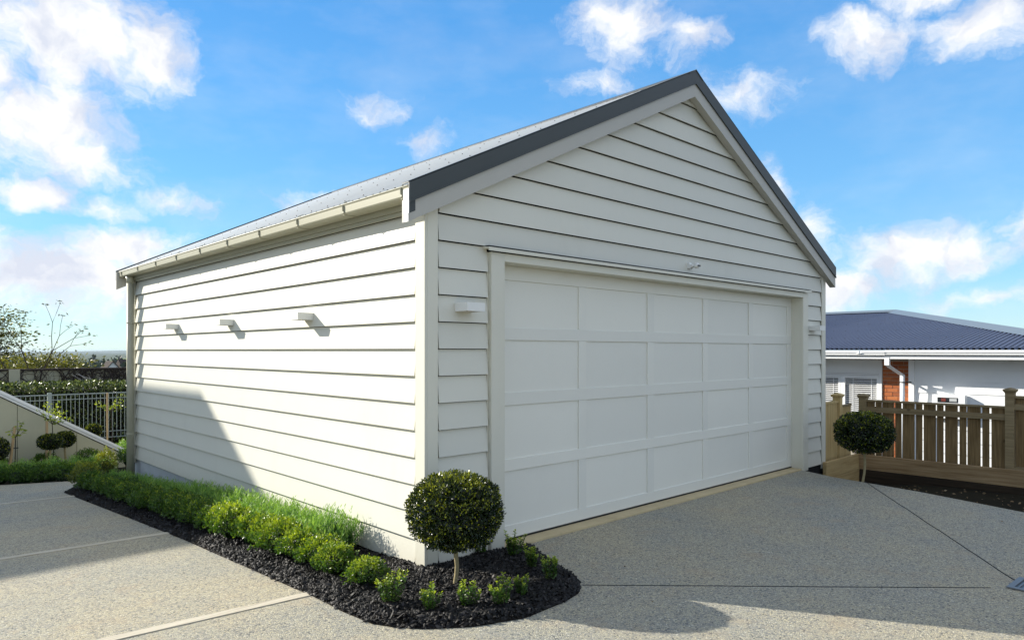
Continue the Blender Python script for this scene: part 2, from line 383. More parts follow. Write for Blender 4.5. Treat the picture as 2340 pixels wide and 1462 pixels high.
# driveway slab
out=[(-16,-14),(3.4,-14),(4.35,-5.2),(5.254,-2.486),(5.603,-1.479),(5.73,-.9),(5.83,-.45),(6.014,-.03),(6.1,.25),(.4,.25),(.4,2.5),(.4,8.2),(-.38,8.8),(-1.26,9.43),(-3,10.3),(-6,11.3),(-16,13.5)]
bm=bmesh.new()
vv=[bm.verts.new((x,y,0)) for x,y in out]; fc=bm.faces.new(vv)
for yc in (0,2.5):
    bmesh.ops.bisect_plane(bm,geom=bm.verts[:]+bm.edges[:]+bm.faces[:],plane_co=(0,yc,0),plane_no=(0,1,0))
bmesh.ops.triangulate(bm,faces=bm.faces[:])
for v in bm.verts: v.co.z=g(v.co.y)
be=[e for e in bm.edges if e.is_boundary]
ex=bmesh.ops.extrude_edge_only(bm,edges=be)
for e in ex['geom']:
    if isinstance(e,bmesh.types.BMVert): e.co.z-=.12
bmesh.ops.recalc_face_normals(bm,faces=bm.faces)
me=bpy.data.meshes.new('driveway'); bm.to_mesh(me); bm.free(); me.materials.append(M['concrete'])
drive=bpy.data.objects.new('driveway',me); C.objects.link(drive); tag(drive,kind='structure')
def ribbon(pts,wd,name,m,lift=.004,thick=0,parent=drive):
    b=MB(); 
    L=[];Rr=[]
    for i,p in enumerate(pts):
        q0=Vector(pts[max(i-1,0)]); q1=Vector(pts[min(i+1,len(pts)-1)]); d=(q1-q0).normalized(); nn=Vector((-d.y,d.x))*wd/2
        L.append((p[0]+nn.x,p[1]+nn.y)); Rr.append((p[0]-nn.x,p[1]-nn.y))
    n=len(pts)
    vs=[(x,y,g(y)+lift) for x,y in L]+[(x,y,g(y)+lift) for x,y in Rr]+[(x,y,g(y)-.02) for x,y in L]+[(x,y,g(y)-.02) for x,y in Rr]
    fs=[]
    for i in range(n-1):
        fs+=[(i,i+1,n+i+1,n+i),(i,2*n+i,2*n+i+1,i+1),(n+i,n+i+1,3*n+i+1,3*n+i)]
    fs+=[(0,n,3*n,2*n),(n-1,3*n-1,4*n-1,2*n-1)]
    b.poly(vs,fs); return b.build(name,m,parent)
def ln(a,b,n=8): return [(a[0]+(b[0]-a[0])*i/n,a[1]+(b[1]-a[1])*i/n) for i in range(n+1)]
ribbon(ln((-.70,.165),(-6.5,.72)),.078,'timber_strip','strip',.006)
ribbon(ln((-.70,2.93),(-6.5,3.38)),.085,'timber_strip','strip',.006)
ribbon(ln((-.70,6.74),(-6.5,7.6)),.085,'timber_strip','strip',.006)
def wob(pts,s): return [(x+random.uniform(-s,s),y+random.uniform(-s,s)) for x,y in pts]
ribbon(wob(ln((5.79,-.85),(2.80,-2.87),24),.004),.007,'control_joint','joint',.003)
ribbon(wob(ln((.60,-.93),(2.50,-2.80),24),.003),.005,'control_joint','joint',.003)
ribbon(wob(ln((2.74,-3.12),(3.0,-13.0),24),.004),.010,'control_joint','joint',.003)
ribbon(ln((3.05,-3.45),(3.1,-6)),.05,'control_joint','joint',.003) if False else None
# back path
pb=MB(); pb.poly([(1.0,11.9,g(11.9)-.02),(9,11.9,g(11.9)-.02),(9,14.2,g(14.2)-.02),(1.0,14.2,g(14.2)-.02)],[(0,1,2,3)]); tag(pb.build('path','concrete'),kind='structure')

# ------------------------------------------------------------------ garage
W=6.75; LEN=7.08; XM=3.355; P0=.013; PITCH=.1940; TILT=.4886
EZ=2.672; EX=-.187            # roof top at the left barge end
def roof_z(x):                # top of roof line
    return EZ+TILT*(x-EX) if x<=XM else EZ+TILT*(XM-EX)-TILT*(x-XM)
garage=thing('garage','white weatherboard double garage with grey gabled metal roof beside the driveway','garage')
core=MB(); core.box(.037,W-.037,.22,LEN-.035,-.6,2.50)
zt=roof_z(XM)-.12
core.extr([(.04,2.47),(W-.04,2.47),(W-.04,roof_z(W)-.16),(XM,zt),(.04,roof_z(0)-.16)],'y',.2,LEN-.035)
core.build('inner_wall','dark',garage)
fw=MB()   # backing behind the front boards
fw.box(.035,.60,.035,.22,-.1,2.34); fw.box(6.16,W-.035,.035,.22,-.1,2.34)
fw.extr([(.032,2.34),(W-.032,2.34),(W-.032,2.47),(XM,roof_z(XM)-.1),(.032,2.47)],'y',.035,.2); fw.build('front_backing','dark',garage)
# side boards (x = 0 plane, outward is -x)
def side_board(k,name='weatherboard'):
    z0=P0+PITCH*k; z1=min(z0+PITCH-.006,2.545)
    s=(z1-z0)/PITCH
    b=MB(); b.extr([(.002,z0),(.004,z0-.003),(.030,z0+.004),(.034,z0+.004),(.034,z1),(.002+.024*s,z1)],'y',.129,LEN-.135)
    o=b.build(name,'board',garage); o.location.x=random.uniform(-.0006,.0006); return o
for k in range(13): side_board(k)
def front_board(k,xa0,xb0,xa1,xb1,z1=None):
    z0=P0+PITCH*k; z1=z0+PITCH-.006 if z1 is None else z1
    ff=.002+.024*(z1-z0)/PITCH
    b=MB(); b.hexa([(xa0,.002,z0),(xb0,.002,z0),(xb0,.034,z0+.008),(xa0,.034,z0+.008),(xa1,ff,z1),(xb1,ff,z1),(xb1,.034,z1),(xa1,.034,z1)])
    return b.build('weatherboard','board',garage)
for k in range(12):
    front_board(k,.129,.596,.129,.596); front_board(k,6.172,W-.128,6.172,W-.128)
def rake_x(z):  # hidden edge of gable boards, a bit above the underside of the barge board
    xl=(z-(EZ-.12))/TILT+EX; return max(.129,xl),min(W-.128,2*XM-xl)
k=12
while True:
    z0=P0+PITCH*k; z1=z0+PITCH-.006
    a0,b0=rake_x(z0)
    if b0-a0<.15: break
    a1,b1=rake_x(z1)
    if b1-a1<.02:
        z1=roof_z(XM)-.13; a1,b1=XM-.01,XM+.01
    # the part of this board with vertical ends
    front_board(k,a0,b0,a1,b1,z1); k+=1
# corner boards
cb=MB(); cb.box(0,.022,0,.115,-.05,2.53); cb.build('corner_board','trim',garage,bevel=.002)
cb=MB(); cb.box(.0225,.117,0,.022,-.05,2.62); cb.build('corner_board','trim',garage,bevel=.002)
cb=MB(); cb.box(W-.115,W,0,.022,-.05,2.62); cb.build('corner_board','trim',garage,bevel=.002)
cb=MB(); cb.box(W-.022,W,.0225,.13,-.05,2.53); cb.build('corner_board','trim',garage)
cb=MB(); cb.box(0,.022,LEN-.12,LEN,-.05,2.53); cb.build('corner_board','trim',garage,bevel=.002)
# right and back walls (plain boards joined: seen only from elsewhere)
rb=MB()
for k in range(13):
    z0=P0+PITCH*k; rb.extr([(W-.006,z0),(W-.03,z0),(W-.03,z0+.2),(W-.02,z0+.2)],'y',.13,LEN-.12)
    rb.extr([(LEN-.006,z0),(LEN-.03,z0),(LEN-.03,z0+.2),(LEN-.02,z0+.2)],'x',.02,W-.02)
o=rb.build('rear_cladding','board',garage)
gb=MB(); gb.extr([(0.02,2.5),(W-.02,2.5),(W-.02,roof_z(W)-.12),(XM,roof_z(XM)-.12),(.02,roof_z(0)-.12)],'y',LEN-.03,LEN-.01); gb.build('rear_gable','board',garage)
# foundation blocks
fb_=MB(); fb_.box(.035,.2,.1,LEN-.003,-.75,.0); fb_.build('foundation','block',garage)
bl=MB().box(0,.014,0,.386,0,.186).mesh('block','block')
for c in range(3):
    for i in range(19):
        y=.1+.39*i-(.195 if c%2 else 0)
        if y<.1 or y+.386>LEN+.01: continue
        link(bl,'block',garage,(.029+random.uniform(-.001,.001),y,-.190-.19*c))
fb_=MB(); fb_.box(6.17,W-.01,.03,.2,-.5,.0); fb_.build('foundation','dark',garage)
# door frame
fr=MB(); fr.box(.61,.748,-.018,.02,-.01,2.300); fr.build('door_casing','trim',garage,bevel=.002)
fr=MB(); fr.box(6.01,6.158,-.018,.02,-.01,2.300); fr.build('door_casing','trim',garage,bevel=.002)
fr=MB(); fr.box(.748,6.01,-.018,.02,2.236,2.300); fr.build('door_casing','trim',garage,bevel=.002)
fr=MB(); fr.box(.600,.748,.0205,.2,-.01,2.236); fr.box(6.01,6.165,.0205,.2,-.01,2.236); fr.box(.600,6.165,.0205,.2,2.2365,2.30); fr.build('door_jamb','trim',garage)
hf=MB(); hf.extr([(.03,2.338),(-.052,2.330),(-.052,2.303),(-.046,2.303),(-.046,2.318),(.03,2.322)],'x',.556,6.185); hf.build('head_flashing','trim',garage)
hf=MB(); hf.box(.556,6.185,-.0485,.01,2.3385,2.3415); hf.build('flashing_edge','flashing',garage)
ni=MB(); ni.box(.66,6.10,.005,.20,-.02,.020); ni.build('threshold','concrete_nib',garage,bevel=.004)
# sectional door
door=thing('garage_door',None,None)
door.parent=garage
DX=[(.865,1.795),(1.897,2.831),(2.939,3.860),(3.957,4.882),(4.983,5.892)]
DZ=[(.138,.577),(.675,1.107),(1.212,1.633),(1.735,2.118)]
DY=.140
rz=[.035]+[v for p in DZ for v in p]+[2.236]
for i in range(0,len(rz),2):
    b=MB(); b.box(.748,6.01,DY,DY+.03,rz[i]+.0015,rz[i+1]-.0); b.build('rail','door',door,bevel=.0015)
sx=[.748]+[v for p in DX for v in p]+[6.01]
for i in range(0,len(sx),2):
    for (a,b_) in DZ:
        b=MB(); b.box(sx[i],sx[i+1],DY+.001,DY+.031,a+.0002,b_+.0008); b.build('stile','door',door)
for (xa,xb) in DX:
    for (za,zb) in DZ:
        b=MB(); b.box(xa-.004,xb+.004,DY+.012,DY+.028,za-.004,zb+.004); b.build('door_panel','door',door)
b=MB(); b.box(.745,6.012,DY+.034,DY+.05,.03,2.24); b.build('door_backing','dark',door)
b=MB(); b.box(.75,6.008,DY-.002,DY+.03,.022,.034); b.build('bottom_seal','vent_black',door)

# roof
def corrugated(y0,y1,pitch,amp,xf,zf,seg=6,mname='roofmetal',name='roof_sheet',parent=None,nx_=2,sharp=1.0):
    n=int((y1-y0)/pitch*seg); vs=[];fs=[]
    for i in range(n+1):
        y=y0+(y1-y0)*i/n; o=amp*max(-1,min(1,sharp*math.sin(2*math.pi*(y-y0)/pitch)))
        xa,xb=xf(y)
        for j in range(nx_): x=xa+(xb-xa)*j/(nx_-1); vs.append((x,y,zf(x)+o))
    for i in range(n):
        for j in range(nx_-1): fs.append((i*nx_+j,i*nx_+j+1,(i+1)*nx_+j+1,(i+1)*nx_+j))
    b=MB(); b.poly(vs,fs); return b.build(name,mname,parent,smooth=True)
RT=LEN+.10
corrugated(-.07,RT,.095,.0125,lambda y:(-.150,XM),lambda x:roof_z(x)-.010,parent=garage)
corrugated(-.07,RT,.095,.0125,lambda y:(XM,2*XM-EX+.02),lambda x:roof_z(x)-.010,parent=garage)
# roof underside
u=MB(); u.extr([(-.10,roof_z(-.10)-.03),(XM,roof_z(XM)-.03),(2*XM+.10,roof_z(-.10)-.03),(2*XM+.10,roof_z(-.10)-.045),(XM,roof_z(XM)-.05),(-.10,roof_z(-.10)-.045)],'y',-.02,RT-.03); u.build('roof_lining','dark',garage)
rc=MB()
for s in (1,-1):
    rc.extr([(XM,roof_z(XM)+.022),(XM-s*.13,roof_z(XM-.13)+.012),(XM-s*.13,roof_z(XM-.13)+.004),(XM,roof_z(XM)+.014)],'y',-.088,RT+.01)
rc.build('ridge_cap','flashing',garage)
# screws
sb=MB()
for row,xx in enumerate([.0,.85,1.7,2.5,3.18]):
    for i in range(int((RT+.03)/.285)):
        y=-.07+.02375+.285*i+(.0 if row%2 else .076*0)
        for X in (xx,2*XM-xx):
            z=roof_z(X)+.001; r=.006
            sb.poly([(X-r,y-r,z),(X+r,y-r,z),(X+r,y+r,z),(X-r,y+r,z),(X,y,z+.012)],[(0,1,4),(1,2,4),(2,3,4),(3,0,4)])
sb.build('roof_screws','screw',garage,kind='stuff')
# barge boards and flashings, front and back
def rake_strip(y0,y1,top,bot,name,m,x_end=EX,par=garage):
    for s in (1,-1):
        def X(x): return x if s==1 else 2*XM-x
        xe=x_end; pr=[(X(xe),roof_z(xe)-top),(XM,roof_z(XM)-top),(XM,roof_z(XM)-bot),(X(xe),roof_z(xe)-bot)]
        b=MB(); b.extr(pr,'y',y0,y1); b.build(name,m,par)
rake_strip(-.072,.004,.10,.252,'barge_board','barge')
rake_strip(-.082,-.073,-.020,.118,'barge_flashing','flashing',EX-.001)
rake_strip(-.082,-.0,-.020,-.012,'barge_flashing_top','flashing',EX-.001)
rake_strip(-.088,-.0735,.112,.124,'drip_edge','flashing',EX-.001)
rake_strip(RT-.03,RT,.0,.252,'barge_board','barge')
rake_strip(RT+.001,RT+.01,-.02,.118,'barge_flashing','flashing')
# white returns at the left eave end
b=MB(); b.box(EX-.004,EX+.0,-.080,-.015,2.475,2.64); b.build('barge_return','white',garage)
b=MB(); b.box(EX-.002,EX+.004,-.072,-.03,2.42,2.475); b.build('barge_return','white',garage)
b=MB(); b.hexa([(EX+.001,-.0745,2.475),(EX+.055,-.0745,2.50),(EX+.055,-.0725,2.50),(EX+.001,-.0725,2.475),(EX+.001,-.0745,2.562),(EX+.055,-.0745,2.588),(EX+.055,-.0725,2.588),(EX+.001,-.0725,2.562)]); b.build('flashing_patch','flashing',garage)
# eaves: gutter, soffit, moulding, brackets
GX=-.155
gu=MB(); prof=[(-.040,2.598),(-.140,2.598),(-.150,2.604),(GX,2.612),(GX-.002,2.664),(GX-.009,2.674),(GX-.005,2.681),(GX+.006,2.674),(GX+.004,2.616),(-.140,2.605),(-.045,2.605),(-.045,2.69),(-.040,2.69)]
gu.extr(prof,'y',-.050,RT-.05); gu.build('gutter','gutter',garage)
ge=MB(); ge.extr([(-.040,2.60),(-.140,2.60),(GX,2.614),(GX-.007,2.676),(-.125,2.712),(-.085,2.722),(-.040,2.70)],'y',-.0705,-.0515); ge.build('gutter_end','flashing',garage)
gb_=MB(); gb_.box(GX-.0075,GX-.0035,0,.016,2.610,2.668); gb_.box(GX-.004,-.045,0,.016,2.5930,2.5965); gb_.poly([(GX-.006,0,2.611),(GX-.006,.016,2.611),(-.141,.016,2.5965),(-.141,0,2.5965)],[(0,1,2,3)])
gb_.tube([(GX-.010,.008,2.625),(GX-.012,.008,2.668),(GX+.006,.008,2.692),(-.10,.008,2.716)],.0042,5)
gbm=gb_.mesh('gutter_bracket','gutter')
for i in range(10): link(gbm,'gutter_bracket',garage,(0,.06+.77*i if i else .045,0))
so_=MB(); so_.box(-.034,-.020,-.0,RT-.03,2.557,2.70); so_.build('fascia','gutter',garage)
so_=MB(); so_.box(-.0195,.005,.0,RT-.10,2.528,2.5555); so_.build('eave_moulding','gutter',garage)
b=MB(); b.extr([(2*XM+.125,2.562),(2*XM+.235,2.562),(2*XM-GX,2.585),(2*XM-GX,2.65),(2*XM+.23,2.65),(2*XM+.13,2.65)],'y',-.05,RT-.05); b.build('gutter','gutter',garage)
b=MB(); b.box(W-.0,2*XM+.124,-.0,RT-.03,2.545,2.56); b.build('soffit','gutter',garage)
# rear end block of the gutter
b=MB(); b.box(GX-.004,-.045,RT-.049,RT-.034,2.598,2.69); b.build('gutter_end','gutter',garage)
# downpipe
dp=MB(); dp.tube([(-.075,6.88,-.24),(-.075,6.88,2.50)],.050,20); dp.tube([(-.075,6.88,2.50),(-.078,6.88,2.55),(-.09,6.88,2.60)],.050,16); dp.build('downpipe','gutter',garage,smooth=True)
for z in (1.93,.37):
    b=MB(); b.tube([(-.075,6.88,z),(-.075,6.88,z+.02)],.0535,20); b.box(-.03,.015,6.868,6.892,z,z+.02); b.build('pipe_clip','gutter',garage)

# wall lights
def wall_light(label,loc,rz):
    t=thing('wall_light',label,'wall light',loc,rz,'box wall lights on the garage')
    # local: wall at y=0, projecting to -y; x width .17
    b=MB(); b.box(-.083,.083,-.143,-.139,-.031,.031); b.box(-.083,-.079,-.139,-.006,-.031,.031); b.box(.079,.083,-.139,-.006,-.031,.031)
    b.box(-.079,.079,-.139,-.006,.027,.031); b.build('housing','fixture',t)
    b=MB(); b.box(-.079,.079,-.006,.012,-.031,.031); b.build('back_plate','fixture',t)
    b=MB(); b.box(-.06,.06,-.125,-.02,-.026,-.02); b.build('lens','glass_amber',t)
    b=MB(); b.box(-.082,.082,-.138,-.006,-.0318,-.0310) if False else b.box(-.079,.079,-.020,-.006,-.0305,-.026); b.build('lower_lip','fixture',t)
    return t
wall_light('box wall light on the sunlit side wall, nearest to the front corner',(.008,1.73,1.848),R(-90))
wall_light('box wall light on the sunlit side wall, middle one of the row of three',(.008,3.49,1.848),R(-90))
wall_light('box wall light on the sunlit side wall, nearest to the far downpipe',(.008,5.22,1.848),R(-90))
wall_light('box wall light on the shaded front, left of the garage door',(.36,.008,1.866),0)
wall_light('box wall light on the shaded front, right of the garage door',(6.33,.008,1.845),0)
sen=thing('motion_sensor','small white swivelling motion sensor above the garage door','motion sensor',(3.36,.008,2.425))
b=MB(); b.extr([(.012,-.032),(.012,.03),(-.02,.032),(-.03,.012),(-.055,.008),(-.062,-.01),(-.03,-.032)],'x',-.022,.022); b.build('bracket','fixture',sen,bevel=.003)
b=MB(); b.lathe([(.004,.030),(.018,.026),(.028,.012),(.031,0),(.028,-.014),(.018,-.026),(.004,-.030)],(.03,-.075,.0),14); b.build('sensor_head','fixture',sen,smooth=True)
b=MB(); b.box(.012,.055,-.107,-.098,-.013,.004); b.build('sensor_window','vent_black',sen)
# drain grate
gr=thing('drain_grate','small galvanised drain grate set in the concrete where the joints meet','drain grate',(2.715,-3.03,.004),R(-3))
b=MB(); b.box(-.15,.15,-.15,-.115,0,.008); b.box(-.15,.15,.115,.15,0,.008); b.box(-.15,-.115,-.115,.115,0,.008); b.box(.115,.15,-.115,.115,0,.008); b.build('frame','grate',gr)
b=MB(); b.box(-.115,.115,-.115,.115,-.001,.001); b.build('sump','vent_black',gr)
for i in range(9):
    b=MB(); b.box(-.115,.115,-.105+.0245*i,-.097+.0245*i,.001,.006); b.build('bar','grate',gr)

# ------------------------------------------------------------------ planting bed
BED=[(-.80,7.35),(-.79,4),(-.79,.13),(-.79,-.24),(-.763,-.54),(-.686,-.69),(-.573,-.82),(-.376,-.965),(-.072,-1.076),(.286,-1.058),(.46,-1.02),(.575,-.945),(.683,-.81),(.777,-.57),(.917,-.213),(1.02,-.05),(.60,.06),(.1,.06),(.1,7.8),(-.3,8.6)]
bp=np.array(BED)
def sdist(P,poly):
    P=np.asarray(P); n=len(poly); d=np.full(len(P),1e9); inside=np.zeros(len(P),bool)
    for i in range(n):
        a=poly[i]; b=poly[(i+1)%n]; ab=b-a; t=np.clip(((P-a)@ab)/(ab@ab),0,1)
        d=np.minimum(d,np.linalg.norm(P-(a+t[:,None]*ab),axis=1))
        c=((a[1]>P[:,1])!=(b[1]>P[:,1]))&(P[:,0]<(b[0]-a[0])*(P[:,1]-a[1])/(b[1]-a[1]+1e-12)+a[0]); inside^=c
    return np.where(inside,d,-d)
gv=np.vectorize(g)
def bed_h(P):
    s=sdist(P,bp); h=np.clip(s*.45,-.03,.03)
    nz=np.array([mnoise.noise(Vector((x*7,y*7,0)))*.012+mnoise.noise(Vector((x*22,y*22,3)))*.006 for x,y in P])
    return gv(P[:,1])+h+nz*np.clip(s*12,0,1)
gx=np.arange(-.84,1.10,.03); gy=np.concatenate([np.arange(-1.14,3,.03),np.arange(3,8.7,.08)])
PX,PY=np.meshgrid(gx,gy); PP=np.stack([PX.ravel(),PY.ravel()],1); hz=bed_h(PP)
s_=sdist(PP,bp)
nx=len(gx); idx=np.arange(len(PP)).reshape(len(gy),nx)
q=np.stack([idx[:-1,:-1].ravel(),idx[:-1,1:].ravel(),idx[1:,1:].ravel(),idx[1:,:-1].ravel()],1)
q=q[(s_[q].max(1)>-.05)]
me=npmesh('mulch_bed',np.column_stack([PP,hz]),q,None,'soil',True)
bed=bpy.data.objects.new('mulch_bed',me); C.objects.link(bed); tag(bed,kind='structure')
# bark chips
def chips(n,box,poly,mind,name,size=(.012,.038)):
    P=np.column_stack([rng.uniform(box[0],box[1],n*4),rng.uniform(box[2],box[3],n*4)])
    dens=np.exp(-np.clip(P[:,1]-.8,0,9)*.45); P=P[rng.random(len(P))<dens]
    s=sdist(P,poly); P=P[s>mind][:n]; n=len(P)
    z=bed_h(P)+rng.uniform(-.004,.012,n)
    L=rng.uniform(size[0],size[1],n)*rng.choice([1,1,1,1.6],n); Wd=L*rng.uniform(.25,.5,n); T=Wd*rng.uniform(.25,.6,n)
    a=rng.uniform(0,2*np.pi,n); til=rng.normal(0,.55,n); rl=rng.normal(0,.5,n)
    ux=np.stack([np.cos(a)*np.cos(til),np.sin(a)*np.cos(til),np.sin(til)],1)
    uy=unit(np.stack([-np.sin(a),np.cos(a),rl],1)); uz=np.cross(ux,uy)
    sh=np.array([(-.5,-.35,-.5),(.5,-.5,-.5),(.45,.5,-.5),(-.4,.45,-.5),(-.35,-.2,.5),(.42,-.3,.45),(.3,.35,.55),(-.45,.3,.35)])
    sh=sh[None]*(1+rng.normal(0,.15,(n,8,3)))
    v=(np.column_stack([P,z])[:,None]+sh[:,:,:1]*(L[:,None,None]*ux[:,None])+sh[:,:,1:2]*(Wd[:,None,None]*uy[:,None])+sh[:,:,2:]*(T[:,None,None]*uz[:,None])).reshape(-1,3)
    ff=np.array([(4,5,6,7),(0,1,5,4),(1,2,6,5),(2,3,7,6),(3,0,4,7)])
    f=(np.arange(n)[:,None,None]*8+ff[None]).reshape(-1,4)
    me=npmesh(name,v,f,np.repeat(rng.random(n)**1.6,8),'chip'); return me
o=link(chips(38000,(-.82,1.05,-1.12,7.4),bp,.004,'bark_mulch'),'bark_mulch'); tag(o,'coarse dark bark chips covering the planting bed round the garage corner','mulch',kind='stuff')

# ------------------------------------------------------------------ plants
def nz3(P,s,o=0): return np.array([mnoise.noise(Vector((p[0]*s+o,p[1]*s,p[2]*s))) for p in P])
def ball(name,rx,rz,n,leaf,m,seed,asp=.55,lo=.80,tipf=.10,core=True,mat_core=None):
    r=np.random.default_rng(seed); d=unit(r.normal(size=(n,3)))
    bump=1+.07*nz3(d,2.2,seed)+.05*nz3(d,5,seed+9)
    rad=(lo+(1.0-lo)*r.random(n)**.6)*bump
    # a few shoots stand out
    sh=r.random(n)<.02; rad[sh]*=1+r.random(sh.sum())*.06
    sq=np.sign(d)*np.abs(d)**.92
    P=sq*rad[:,None]*np.array([rx,rx,rz])
    dirn=d+r.normal(size=(n,3))*.75+np.array([0,0,.25])
    clump=nz3(d,4.5,seed+4)
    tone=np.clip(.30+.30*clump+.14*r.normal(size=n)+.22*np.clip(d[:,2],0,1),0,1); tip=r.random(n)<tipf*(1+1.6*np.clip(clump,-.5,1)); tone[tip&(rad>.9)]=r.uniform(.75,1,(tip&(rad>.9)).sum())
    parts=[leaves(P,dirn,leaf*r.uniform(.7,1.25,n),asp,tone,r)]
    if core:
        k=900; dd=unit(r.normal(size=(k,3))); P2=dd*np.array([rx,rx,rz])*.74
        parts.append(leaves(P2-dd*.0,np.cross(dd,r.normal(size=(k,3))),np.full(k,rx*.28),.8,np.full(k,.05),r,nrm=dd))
    return npmesh(name,*join(parts)[:2],join(parts)[2] if False else join(parts)[2],m)
def trunk(b,base,top,r0,r1,bend=.012,n=6,seg=8):
    base=Vector(base); top=Vector(top); pts=[];rr=[]
    for i in range(n+1):
        t=i/n; p=base.lerp(top,t)+Vector((math.sin(t*5+base.x)*bend,math.cos(t*4+base.y)*bend-bend,0))*math.sin(t*math.pi); pts.append(p); rr.append(r0+(r1-r0)*t+(.3*r0 if i==0 else 0)+random.uniform(-.04,.06)*r0)
    b.tube(pts,rr,seg); return pts[-1]
def topiary(label,loc,cz,rx,rz,n,leaf,seed,group,tr=.013,lean=(0,0),tip=.10,m='topiary_leaf'):
    t=thing('topiary_tree',label,'topiary',loc,0,group)
    b=MB(); e=trunk(b,(0,0,-.03),(lean[0],lean[1],cz-rz*.75),tr,tr*.95)
    for a in range(5):
        th=a*1.3; b.tube([e-Vector((0,0,.03)),e+Vector((math.cos(th)*rx*.35,math.sin(th)*rx*.35,rz*.35)),e+Vector((math.cos(th)*rx*.6,math.sin(th)*rx*.6,rz*.8))],[tr*.7,tr*.5,tr*.25],5)
    b.build('trunk','bark_trunk',t,smooth=True)
    link(ball('crown',rx,rz,n,leaf,m,seed,tipf=tip),'crown',t,(lean[0],lean[1],cz)); return t
GT='ball-clipped standard trees'
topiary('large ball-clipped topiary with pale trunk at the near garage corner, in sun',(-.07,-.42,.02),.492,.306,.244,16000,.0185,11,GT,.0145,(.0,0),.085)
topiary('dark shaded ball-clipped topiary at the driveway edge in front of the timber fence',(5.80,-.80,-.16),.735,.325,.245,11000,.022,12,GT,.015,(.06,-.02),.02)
topiary('small ball-clipped topiary in the left garden, lower and left of a touching pair',(-.39,10.62,g(10.6)-.06),.62,.195,.135,2600,.028,13,GT,.018,tip=.03)
topiary('small ball-clipped topiary in the left garden, higher and right of a touching pair',(-.06,11.20,g(11.2)-.06),.62,.165,.145,2400,.028,14,GT,.018,tip=.04)
topiary('small ball-clipped topiary behind the sloping wall by the metal railing',(.96,13.75,g(13.75)-.08),.66,.155,.15,2200,.032,15,GT,.018,tip=.10)
topiary('dark rounded topiary cut by the left edge of the picture',(-1.15,10.85,g(10.8)-.06),.55,.20,.20,2600,.028,16,GT,.018,tip=.05)

def sprig_shrub(seed,h,spread,stems,leaf,name='foliage',m='box_leaf',tone0=.3,per=30,tipn=8,lean=.35):
    """upright leafy stems with paired small leaves: young box plant"""
    r=np.random.default_rng(seed); P=[];D=[];T=[];S=[]; b=MB()
    for s in range(stems):
        a=r.uniform(0,2*np.pi); rr=spread*math.sqrt(r.random()); hh=h*r.uniform(.6,1)*(1-.25*rr/spread)
        bx,by=rr*.5*math.cos(a),rr*.5*math.sin(a); tx,ty=rr*math.cos(a)*(1+lean),rr*math.sin(a)*(1+lean)
        b.tube([(bx*.4,by*.4,-.01),(bx+(tx-bx)*.6,by+(ty-by)*.6,hh*.55),(tx,ty,hh)],[.003,.002,.001],4,False)
        for i in range(per):
            t=.12+.9*i/per; x=bx+(tx-bx)*t; y=by+(ty-by)*t; z=hh*t
            th=i*math.pi/2+r.uniform(-.5,.5)
            for sg in (0,math.pi):
                P.append((x,y,z)); D.append((math.cos(th+sg),math.sin(th+sg),.55+r.normal()*.25)); S.append(leaf*r.uniform(.75,1.2)*(1-.35*max(0,t-.75)/.25))
                T.append(np.clip(tone0+.12*r.normal()+(.62*((t-.55)/.45) if t>.55 else 0)*r.uniform(.7,1.1),0,1))
    P=np.array(P);D=np.array(D)
    v,f,t=leaves(P,D,np.array(S),.6,np.array(T),r,nrm=np.tile([0,0,1.],(len(P),1)))
    return npmesh(name,v,f,t,m),b.mesh('stems','dark_bark')
def dense_shrub(seed,h,rx,ry,n,leaf,m='box_leaf',name='foliage',tone0=.28,tips=.35):
    """rounded bushy young hedge plant, glossy leaves, bright new growth on top"""
    r=np.random.default_rng(seed); th=r.uniform(0,2*np.pi,n); ph=np.arccos(1-r.random(n)*1.15)
    d=np.stack([np.sin(ph)*np.cos(th),np.sin(ph)*np.sin(th),np.cos(ph)],1)
    lob=1+.36*nz3(d,2.2,seed)+.26*nz3(d,5,seed+3)
    rad=(.70+.32*r.random(n)**.7)*lob
    P=d*rad[:,None]*np.array([rx,ry,h*.62])+np.array([0,0,h*.42]); P[:,2]=np.maximum(P[:,2],.012)
    D=d*.8+r.normal(size=(n,3))*.6+np.array([0,0,.45])
    cl=nz3(P,14,seed)
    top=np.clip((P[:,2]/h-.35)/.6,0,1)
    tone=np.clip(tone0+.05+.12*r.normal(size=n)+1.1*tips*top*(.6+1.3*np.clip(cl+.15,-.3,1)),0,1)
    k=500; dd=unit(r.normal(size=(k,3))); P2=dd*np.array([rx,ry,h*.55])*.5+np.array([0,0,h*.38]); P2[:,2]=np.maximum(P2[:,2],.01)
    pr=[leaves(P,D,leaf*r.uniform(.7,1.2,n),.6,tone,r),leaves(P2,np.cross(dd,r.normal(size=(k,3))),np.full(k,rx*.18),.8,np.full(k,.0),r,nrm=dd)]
    return npmesh(name,*join(pr),m)
